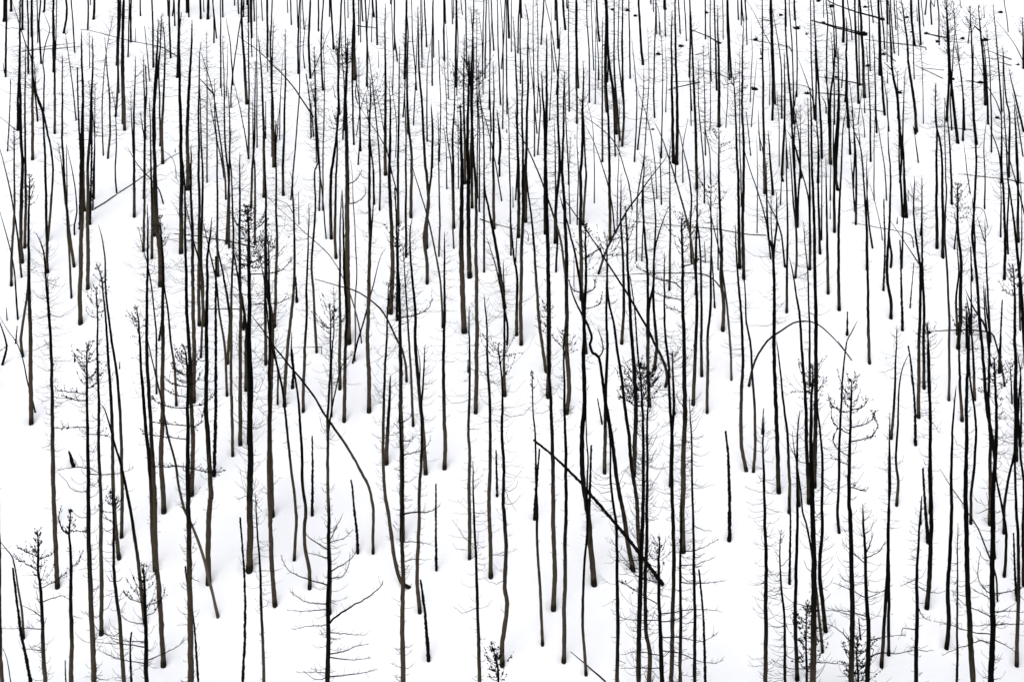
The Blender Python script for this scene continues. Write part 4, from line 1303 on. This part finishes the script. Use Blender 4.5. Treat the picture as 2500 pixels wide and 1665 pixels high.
def crown(r, geo, lod):
    """limbs, twigs and the clumps of dead needles on them"""
    k = r.kind
    reach = (r.reach / r.ppm) if r.reach else {'B': .38, 'T': rnd.uniform(.6, 1.05), 'N': rnd.uniform(.7, 1.1), 'D': 1.15, 'A': .3, 'F': .3}[k]
    Ln = r.len
    if k == 'B':
        n = int(Ln * (1.3 if lod > 0 else .9)); lo, hi = .45, .98
    elif k == 'A':
        n = int(Ln * 1.5); lo, hi = .5, .99
    elif k == 'F':
        n = 4; lo, hi = .4, .98
    else:
        lo, hi = rnd.uniform(.42, .58), .995
        if r.reach and r.reach > 150: lo = .2
        n = int((hi - lo) * Ln * {'T': 17 if r.w < 34 else 12, 'N': 14, 'D': 20}[k])
        if lod == 0: n = int(n * 1.35); reach *= 1.2
    if n < 2: return
    t = hi - (hi - lo) * np.sort(nr.uniform(0, 1, n)) ** ({'D': 1.45, 'N': 1.35}.get(k, 1.1))
    # whorls
    if k in 'TND':
        t = np.where(nr.uniform(0, 1, n) < .65, np.round(t * Ln / .24) * .24 / Ln, t) + nr.normal(0, .004, n)
        t = np.clip(t, lo, .995)
    if k in 'TN' and lod > 0:      # odd dead twigs on the stem lower down
        m = int(Ln * 2.2)
        t = np.r_[t, nr.uniform(.15, lo, m)]
    n = len(t)
    az = nr.uniform(0, 2 * math.pi, n)
    x = (1 - t) / (1 - lo + 1e-6)                 # 0 tip .. 1 crown foot
    sm = (1 - t) * Ln                              # metres below the tip
    tuft = (r.tuft or (330 * min(1, r.w / 42) if k == 'N' else 600)) / r.ppm
    if k in 'ND':
        prof = np.clip(.15 + sm / ((.62 if k == 'N' else .42) * tuft), 0, 1)
        prof = np.where(sm > tuft, nr.uniform(.45, 1, n), prof)
    else:
        prof = np.clip(.12 + sm / 1.8, 0, 1) * np.where(sm > 3, .8, 1)
    if r.forks: prof = prof * .8
    prof = np.where(x > 1, .35, prof)
    ln = reach * prof * (nr.uniform(.4, 1.1, n) if k != 'D' else nr.uniform(.65, 1.1, n)) * (1.1 if lod > 1 else 1)
    big = (nr.uniform(0, 1, n) < (.05 if k in 'TND' else .02)) & (x > .3)
    ln = np.where(big, ln * nr.uniform(1.3, 1.9, n), ln)
    S = 6 if lod > 0 else 4
    s = np.linspace(0, 1, S)[None, :]
    rise0 = np.where(sm < (tuft if k in 'ND' else 1.2), nr.uniform(.25, .9, n), nr.uniform(-.25, .25, n)) if k != 'D' else nr.uniform(.0, .5, n)
    curl = nr.uniform(-.05, .55, n) if k in 'TB' else nr.uniform(.25, .85, n)
    curl = np.where(nr.uniform(0, 1, n) < .2, -curl * .5, curl)
    P0 = at(r, t)
    dx, dy = np.cos(az), np.sin(az)
    out = ln[:, None] * (s - .12 * np.abs(curl)[:, None] * s * s)
    px = P0[:, None, 0] + dx[:, None] * out + nr.normal(0, .012, (n, S)) * (s > 0) * ln[:, None] * 2
    py = P0[:, None, 1] + dy[:, None] * out
    pz = P0[:, None, 2] + ln[:, None] * (rise0[:, None] * s + curl[:, None] * s ** 2.4 * .8 - .10 * np.sin(s * math.pi)) + nr.normal(0, .015, (n, S)) * (s > 0) * ln[:, None] * 2
    P = np.stack([px, py, pz], -1)
    base_r = np.where(big, .0140, .0076) * (1 if lod > 1 else 1.12)
    if r.reach and r.reach > 150: base_r = base_r * 1.25
    Rd = base_r[:, None] * (1 - .58 * s)
    V, F = tubes(P, Rd, 3)
    geo.add(V, F)
    if lod > 0 and k in 'TND':
        # side twigs
        m = int(n * (1.1 if r.w > 34 else .5))
        bi = nr.integers(0, n, m); sp = nr.uniform(.25, .95, m)
        idx = np.clip((sp * (S - 1)).astype(int), 0, S - 2); fr = sp * (S - 1) - idx
        Q0 = P[bi, idx] * (1 - fr)[:, None] + P[bi, idx + 1] * fr[:, None]
        dirb = P[bi, -1] - P[bi, 0]
        tl = ln[bi] * nr.uniform(.12, .42, m)
        sd_ = nr.normal(0, 1, (m, 3)) * [1, 1, .8] + [0, 0, .35]
        dr = dirb / (np.linalg.norm(dirb, axis=1, keepdims=True) + 1e-6) + sd_ * .6
        dr /= np.linalg.norm(dr, axis=1, keepdims=True)
        s3 = np.linspace(0, 1, 3)[None, :, None]
        Q = Q0[:, None] + dr[:, None] * tl[:, None, None] * s3 + np.array([0, 0, 1.]) * tl[:, None, None] * .25 * s3 ** 2
        V, F = tubes(Q, np.array([[.0050, .0042, .0034]]).repeat(m, 0), 3)
        geo.add(V, F)
        P2 = Q
    else:
        P2 = None
    if k in 'ND':
        sel = np.where((sm < tuft) & (x >= 0))[0]
        C = []
        for i in sel:
            if k == 'N' and rnd.random() < .25: continue
            step = .045 if lod > 0 else .07
            step *= (.8 if k == 'D' else 1)
            m = max(1, int(ln[i] * (1 if k == 'N' else 1.2) / step))
            q = nr.uniform(.2, 1.02, m) * (S - 1)
            j = np.clip(q.astype(int), 0, S - 2); f = (q - j)[:, None]
            c = P[i, j] * (1 - f) + P[i, j + 1] * f
            C.append(c + nr.normal(0, .013 if k == 'N' else .018, c.shape))
        if P2 is not None:
            ok = sm[bi] < tuft
            C.append(P2[ok, -1]); C.append(P2[ok, 1])
        # on the leader itself
        m = int(tuft / .03)
        C.append(at(r, nr.uniform(max(.5, 1 - tuft / Ln), 1, m)) + nr.normal(0, .022, (m, 3)))
        C = np.concatenate(C)
        tufts(C, geo, 1 if lod > 0 else 1.15)

def limb(f, r, geo, twigs):
    """one big limb (or second leader), starting on the stem and reaching out and a little towards or away"""
    f.base = r.base; f.ppm = r.ppm; f.r0 = f.w / r.ppm / 2; f.c0 = -.2
    kx, kz = ray(*f.pts[0])
    d2 = ((r.line[:, 0] - kx * r.line[:, 1]) ** 2 + (r.line[:, 2] - kz * r.line[:, 1]) ** 2)
    p0 = r.line[np.argmin(d2)]
    off = rnd.uniform(-.7, .7) if f.w < 16 else rnd.uniform(-.3, .3)
    pts = []
    for (X, Y) in f.pts:
        kx, kz = ray(X, Y)
        y = p0[1] + off * math.hypot(X - f.pts[0][0], Y - f.pts[0][1]) / r.ppm
        pts.append((kx * y, y, kz * y))
    pts[0] = (p0[0], p0[1], pts[0][2])
    P = np.array(pts)
    Q = np.vstack([2 * P[0] - P[1], P, 2 * P[-1] - P[-2]])
    out = []
    for i in range(1, len(Q) - 2):
        for k in range(5):
            t = k / 5
            out.append(0.5 * ((2 * Q[i]) + (-Q[i - 1] + Q[i + 1]) * t + (2 * Q[i - 1] - 5 * Q[i] + 4 * Q[i + 1] - Q[i + 2]) * t * t + (-Q[i - 1] + 3 * Q[i] - 3 * Q[i + 1] + Q[i + 2]) * t ** 3))
    out.append(Q[-2])
    f.line = np.array(out)
    f.line[1:] += nr.normal(0, .008, (len(out) - 1, 3))
    d = np.r_[0, np.cumsum(np.linalg.norm(np.diff(f.line, axis=0), axis=1))]
    f.len = d[-1]; f.t = d / d[-1]
    rad = f.r0 * (1 - .68 * f.t)
    V, F = tubes(f.line[None], rad[None], 5, .12)
    geo.add(V, F)
    # side twigs
    n = int(f.len * 9) + 2
    t = nr.uniform(.15, .98, n)
    S = 4; s_ = np.linspace(0, 1, S)[None, :, None]
    P0 = at(f, t); P1 = at(f, np.clip(t + .05, 0, 1)); dr = P1 - at(f, np.clip(t - .05, 0, 1))
    dr /= np.linalg.norm(dr, axis=1, keepdims=True) + 1e-9
    sd_ = nr.normal(0, 1, (n, 3)) + [0, 0, .5]
    dr = dr * .8 + sd_ * .5; dr /= np.linalg.norm(dr, axis=1, keepdims=True)
    ln = nr.uniform(.05, .24, n)
    P = P0[:, None] + dr[:, None] * ln[:, None, None] * s_ + np.array([0, 0, 1.]) * (ln * nr.uniform(-.1, .6, n))[:, None, None] * s_ ** 2
    V, F = tubes(P, np.array([[.006, .0052, .0045, .0035]]).repeat(n, 0), 3)
    twigs.add(V, F)
    if r.kind in 'ND' and P0[0, 2] > r.line[-1, 2] - r.len * (.3 if r.kind == 'N' else .5):
        tufts(np.concatenate([P[:, -1], P[:, 2], at(f, nr.uniform(.35, 1, int(f.len * 22))) + nr.normal(0, .012, (int(f.len * 22), 3))]), twigs, 1)

def tufts(C, geo, k):
    m = len(C)
    sz = nr.uniform(.012, .028, m) * k
    rot = nr.normal(0, 1, (m, 3, 3)); rot, _ = np.linalg.qr(rot)
    A = (OCT[None] * (sz[:, None, None] * nr.uniform(.45, 1.6, (m, 6, 1)))) @ rot + C[:, None]
    F = (OCTF[None] + np.arange(m)[:, None, None] * 6).reshape(-1, 3)
    geo.add(A.reshape(-1, 3), F)

# the same forest goes on beyond both edges of the picture
q = random.Random(5)
for k in range(150):
    r = Rec(); r.kind = q.choice('TTTBN'); Y = q.uniform(100, 7200)
    X = q.choice((q.uniform(-2600, -170), q.uniform(PW + 170, PW + 2600)))
    dd = hit(X, Y)[1]; h = q.uniform(6.5, 10.5) * FOC / dd
    r.w = q.uniform(.09, .19) * FOC / dd; r.reach = r.tuft = r.label = None; r.open = False; r.forks = []
    lx = q.gauss(0, .03) * h
    r.pts = [(X, Y), (X + lx * .4 + q.gauss(0, 14), Y - h * .5), (X + lx, Y - h)]
    r.foot = r.pts[0]; r.area = 0
    recs.append(r)

trees = [r for r in recs if r.kind in 'BTNDA']
snags = [r for r in recs if r.kind == 'S']
logs = [r for r in recs if r.kind == 'L']
wads = [r for r in recs if r.kind == 'R']
for r in recs:
    r.forks = []
last = None
for r in recs:
    if r.kind == 'F': last.forks.append(r)
    else: last = r
order = sorted(trees, key=lambda r: -r.area)
keep = set(id(r) for r in order[:300])

# ------------------------------------------------------------------ labels
def look(r):
    (x0, y0), (x1, y1) = r.pts[0], r.pts[-1]
    dev = 0
    vx, vy = x1 - x0, y1 - y0
    L = math.hypot(vx, vy) + 1e-6
    for (x, y) in r.pts[1:-1]:
        dev = max(dev, abs((x - x0) * vy - (y - y0) * vx) / L)
    lean = vx / (abs(vy) + 1)
    wm = r.w / FOC * hit(*r.foot)[1]
    size = 'stout' if wm > .165 else ('slender' if wm < .105 else '')
    if r.kind == 'A' or dev / L > .16: shape = 'arching' if r.kind == 'A' else 'bowed'
    elif abs(lean) > .14: shape = 'right-leaning' if lean > 0 else 'left-leaning'
    elif dev / L > .035: shape = 'crooked'
    else: shape = 'upright'
    kind = {'B': 'bare burnt trunk', 'T': 'burnt tree, bare twigs', 'N': 'burnt tree, tufted top', 'D': 'burnt tree, dense crown', 'A': 'burnt stem'}[r.kind]
    return ' '.join(v for v in (size, shape, kind) if v)

XC = ['at far left', 'left', 'left of centre', 'at centre left', 'at centre right', 'right of centre', 'right', 'at far right']
YC = ['high up', 'upper', 'above middle', 'below middle', 'low down', 'near bottom edge']
ORD = ['first', 'second', 'third', 'fourth', 'fifth', 'sixth', 'seventh', 'eighth', 'ninth', 'tenth', 'eleventh', 'twelfth']
def cell(r):
    X, Y = r.foot
    cx = XC[min(7, max(0, int(X / PW * 8)))]
    if Y > PH: cy = 'foot below the picture'
    else: cy = 'foot ' + YC[min(5, max(0, int(Y / PH * 6)))]
    return cy + ' ' + cx
def label_all(rs, lk):
    groups = {}
    for r in rs:
        if r.label: continue
        groups.setdefault((lk(r), cell(r)), []).append(r)
    for (a, c), g in groups.items():
        if len(g) == 1: g[0].label = a + ', ' + c
        else:
            g.sort(key=lambda r: r.foot[0])
            for i, r in enumerate(g):
                o = ORD[i]
                r.label = a + ', ' + c + ', ' + o + (' from left' if len((a + c).split()) < 13 else '')
label_all([r for r in trees if id(r) in keep], look)
def slook(r):
    h = abs(r.pts[-1][1] - r.pts[0][1])
    lean = (r.pts[-1][0] - r.pts[0][0]) / (h + 1)
    a = 'leaning left' if lean < -.07 else ('leaning right' if lean > .07 else 'standing straight')
    s = 'short' if h < 260 else ('tall' if h > 700 else '')
    return (s + ' charcoal black snag ' + a).strip()
label_all(snags, slook)

def tag(o, label, cat, group=None, kind=None):
    if label: o["label"] = label
    if cat: o["category"] = cat
    if group: o["group"] = group
    if kind: o["kind"] = kind

# ------------------------------------------------------------------ build the trees
wells = []
mass = Geo()
for r in trees:
    centreline(r)
    near = id(r) in keep
    black = rnd.random()
    r.c0 = rnd.uniform(.2, .55) - .30 * min(1, max(0, (r.foot[0] / PW - .45) * 2.5)) - (.15 if r.foot[1] < 2600 else 0)
    if r.kind == 'D': r.c0 = .15
    wells.append((r.base[0], r.base[1], r.r0))
    lod = 2 if r.w >= 24 else (1 if r.w >= 14 else 0)
    if not near:
        stem(r, mass)
        crown(r, mass, 0)
        continue
    g = Geo()
    stem(r, g)
    mat = GREYBARK if r.w == 29 or (r.kind == 'B' and r.w < 24 and rnd.random() < .3 and r.foot[1] > 2500) else BARK
    c = Geo()
    crown(r, c, lod)
    for f in r.forks:
        limb(f, r, c if r.kind in 'TND' else g, c)
    grp = "burnt trees standing on the snow slope"
    if r.kind in 'TND' and c.n:
        root = bpy.data.objects.new("burnt_tree", None)
        root.empty_display_size = .3
        COL.objects.link(root); root.location = r.base
        tag(root, r.label, "burnt tree", grp)
        V, F, ch = g.arrays()
        link_mesh("trunk", V, F, mat, root, r.base, ch)
        V, F, _ = c.arrays()
        link_mesh("crown", V, F, TWIG, root, r.base, smooth=False)
    else:
        if c.n:
            V, F, ch = c.arrays()
            g.V.append(V); g.c.append(ch * 1.1); g.F.append(np.asarray(F) + g.n); g.n += len(V)
        V, F, ch = g.arrays()
        o = link_mesh("burnt_pole", V, F, mat, None, r.base, ch)
        tag(o, r.label, "burnt tree", grp)
V, F, ch = mass.arrays()
ch = np.maximum(ch, .35)
o = link_mesh("distant_burnt_forest", V, F, BARK, None, (0, 90, 10), ch)
tag(o, "thin burnt poles crowding the upper slope between the larger trees", "burnt forest", None, "stuff")

# ------------------------------------------------------------------ snags, stumps
for r in snags:
    centreline(r)
    r.c0 = -.4
    g = Geo(); stem(r, g)
    V, F, ch = g.arrays()
    o = link_mesh("broken_snag", V, F, CHAR, None, r.base, ch, smooth=False)
    tag(o, r.label, "snag", "charcoal black broken snags in the snow")
    wells.append((r.base[0], r.base[1], r.r0))

# ------------------------------------------------------------------ fallen logs and upturned root plates
def root_plate(c, size, seed):
    """an upturned plate of broken roots: a lumpy core with spikes of uneven length"""
    q = np.random.default_rng(seed)
    g = Geo()
    nlat, nlon = 6, 9
    V = []
    for i in range(nlat + 1):
        th = math.pi * i / nlat
        for j in range(nlon):
            ph = 2 * math.pi * j / nlon
            k = q.uniform(.55, 1.2)
            V.append((math.sin(th) * math.cos(ph) * .40 * k, math.sin(th) * math.sin(ph) * .22 * k, math.cos(th) * .26 * k))
    V = np.array(V) * size + c
    F = np.array([(i * nlon + j, i * nlon + (j + 1) % nlon, (i + 1) * nlon + (j + 1) % nlon, (i + 1) * nlon + j) for i in range(nlat) for j in range(nlon)])
    g.add(V, F)
    n = 11
    an = q.uniform(0, 2 * math.pi, n); ln = size * q.uniform(.35, .75, n)
    d = np.stack([np.cos(an), q.uniform(-.4, .3, n), np.sin(an) * .65 + .1], 1)
    s = np.linspace(0, 1, 4)[None, :, None]
    P = c + d[:, None] * ln[:, None, None] * s + q.normal(0, .04, (n, 4, 3)) * size * s
    Rd = size * .055 * (1 - .85 * s[..., 0]) * q.uniform(.6, 1.3, (n, 1))
    V, F = tubes(P, Rd * 1.25, 4)
    g.add(V, F)
    return g

for r in logs:
    (x0, y0), (x1, y1) = r.pts[0], r.pts[-1]
    P = np.array([hit(*p) for p in r.pts])
    r.ppm = FOC / P[0, 1]; r.r0 = max(r.w / r.ppm / 2 * 1.15, .03)
    # resample, resting on the snow, half sunk
    L = np.r_[0, np.cumsum(np.linalg.norm(np.diff(P, axis=0), axis=1))]
    n = max(6, int(L[-1] / .4)); s = np.linspace(0, L[-1], n)
    Q = np.stack([np.interp(s, L, P[:, k]) for k in range(3)], 1)
    z = ground(Q[:, 0], Q[:, 1])
    Q[:, 2] = np.maximum(z + r.r0 * .55, Q[:, 2] + .02)
    Q[1:-1] += nr.normal(0, r.r0 * .15, (n - 2, 3))
    t = s / L[-1]
    rad = r.r0 * (1 - .6 * t)
    ends = (Q[0] - Q[1]) / np.linalg.norm(Q[0] - Q[1])
    Q = np.vstack([Q[0] + ends * .01, Q, Q[-1] - ends * .01]); rad = np.r_[.001, rad, .001]
    V, F = tubes(Q[None], rad[None], 7, .1)
    r.g = (V, F); r.end = Q[1]; r.Q = Q; r.wad = None
for w in wads:
    best = None
    for r in logs:
        for e in (r.pts[0], r.pts[-1]):
            dd = math.hypot(w.pts[0][0] - e[0], w.pts[0][1] - e[1])
            if dd < 110 and (best is None or dd < best[0]) and r.wad is None: best = (dd, r)
    w.log = None
    if best: w.log = best[1]; best[1].wad = w
def llook(r):
    (x0, y0), (x1, y1) = r.pts[0], r.pts[-1]
    dx, dy = x1 - x0, y1 - y0
    s = 'long' if math.hypot(dx, dy) > 500 else 'short'
    fat = 'thick ' if r.w > 12 else 'thin '
    sl = 'nearly level' if abs(dy) < .12 * abs(dx) else ('descending right' if dx * dy > 0 else 'descending left')
    return f'{fat}log {sl}' if s == 'short' else f'long {fat}log {sl}' + (' with roots' if r.wad else '')
def midcell(r):
    n = len(r.pts); m = r.pts[n // 2] if n % 2 else tuple((np.array(r.pts[n // 2 - 1]) + r.pts[n // 2]) / 2)
    return m
for r in logs:
    r.foot = tuple(midcell(r))
_c = cell
def cell(r): return _c(r).replace('foot ', 'on snow ')
label_all(logs, llook)
for w in wads: w.foot = w.pts[0]
label_all([w for w in wads if w.log is None], lambda w: ('large' if w.w > 44 else 'small') + ' black spiky upturned root plate')
for i, r in enumerate(logs):
    V, F = r.g
    o = link_mesh("fallen_log", V, F, CHAR, None, tuple(r.Q[1]), np.full(len(V), .9))
    tag(o, r.label, "fallen log", "charred logs lying on the snow")
    r.obj = o
for i, w in enumerate(wads):
    x, y, z = hit(*w.pts[0])
    size = w.w / FOC * y
    c = np.array([x, y, z + size * .12])
    g = root_plate(c, size * 1.3, 100 + i)
    V, F, ch = g.arrays()
    if w.log:
        o = link_mesh("root_plate", V, F, CHAR, w.log.obj, tuple(w.log.Q[1]), smooth=False)
    else:
        o = link_mesh("upturned_roots", V, F, CHAR, None, tuple(c), smooth=False)
        tag(o, w.label, "upturned roots", "upturned root plates dotting the snow")

# ------------------------------------------------------------------ the snow itself, with a hollow melted round every stem
us = np.r_[-9, -4, -2, -1.2, -.8, -.6, -.48, np.linspace(-.42, .42, 620), .48, .6, .8, 1.2, 2, 4, 9]
ys = np.r_[.5, 4, 8, 12, 16, 20, 24, 27, np.arange(29, 60, .11), np.arange(60, 116, .18), 118, 122, 128, 140, 160, 200, 260, 340, 450]
X = us[None, :] * ys[:, None]
Yg = np.repeat(ys[:, None], len(us), 1)
Z = ground(X, Yg)
def crest(y): return np.where(y > 170, (y - 170) * .45, 0)
Z -= crest(Yg)
ui = np.searchsorted
for (wx, wy, wr) in wells:
    rad = min(max(.22, wr * 4.2), .7)
    j0, j1 = ui(ys, wy - rad * 1.7), ui(ys, wy + rad * 1.7)
    if j1 - j0 < 2 or j1 >= len(ys): continue
    i0 = ui(us, (wx - rad * 1.7) / wy) - 1; i1 = ui(us, (wx + rad * 1.7) / wy) + 1
    i0 = max(i0, 0)
    dx = X[j0:j1, i0:i1] - wx; dy = Yg[j0:j1, i0:i1] - wy
    d = np.hypot(dx, dy) / rad
    dep = min(.2, .05 + wr * 1.4)
    Z[j0:j1, i0:i1] += -dep * np.exp(-(d / .62) ** 2) + .16 * dep * np.exp(-((d - 1.05) / .3) ** 2)
V = np.stack([X, Yg, Z], -1).reshape(-1, 3)
nv, nu = len(ys), len(us)
id_ = np.arange(nv * nu).reshape(nv, nu)
F = np.stack([id_[:-1, :-1], id_[:-1, 1:], id_[1:, 1:], id_[1:, :-1]], -1).reshape(-1, 4)
snow = link_mesh("snow_slope", V, F, SNOW)
snow["kind"] = "structure"
snow["label"] = "bare white snow covering the whole hillside"
print("trees", len(trees), "kept", len(keep), "mass verts", mass.n)
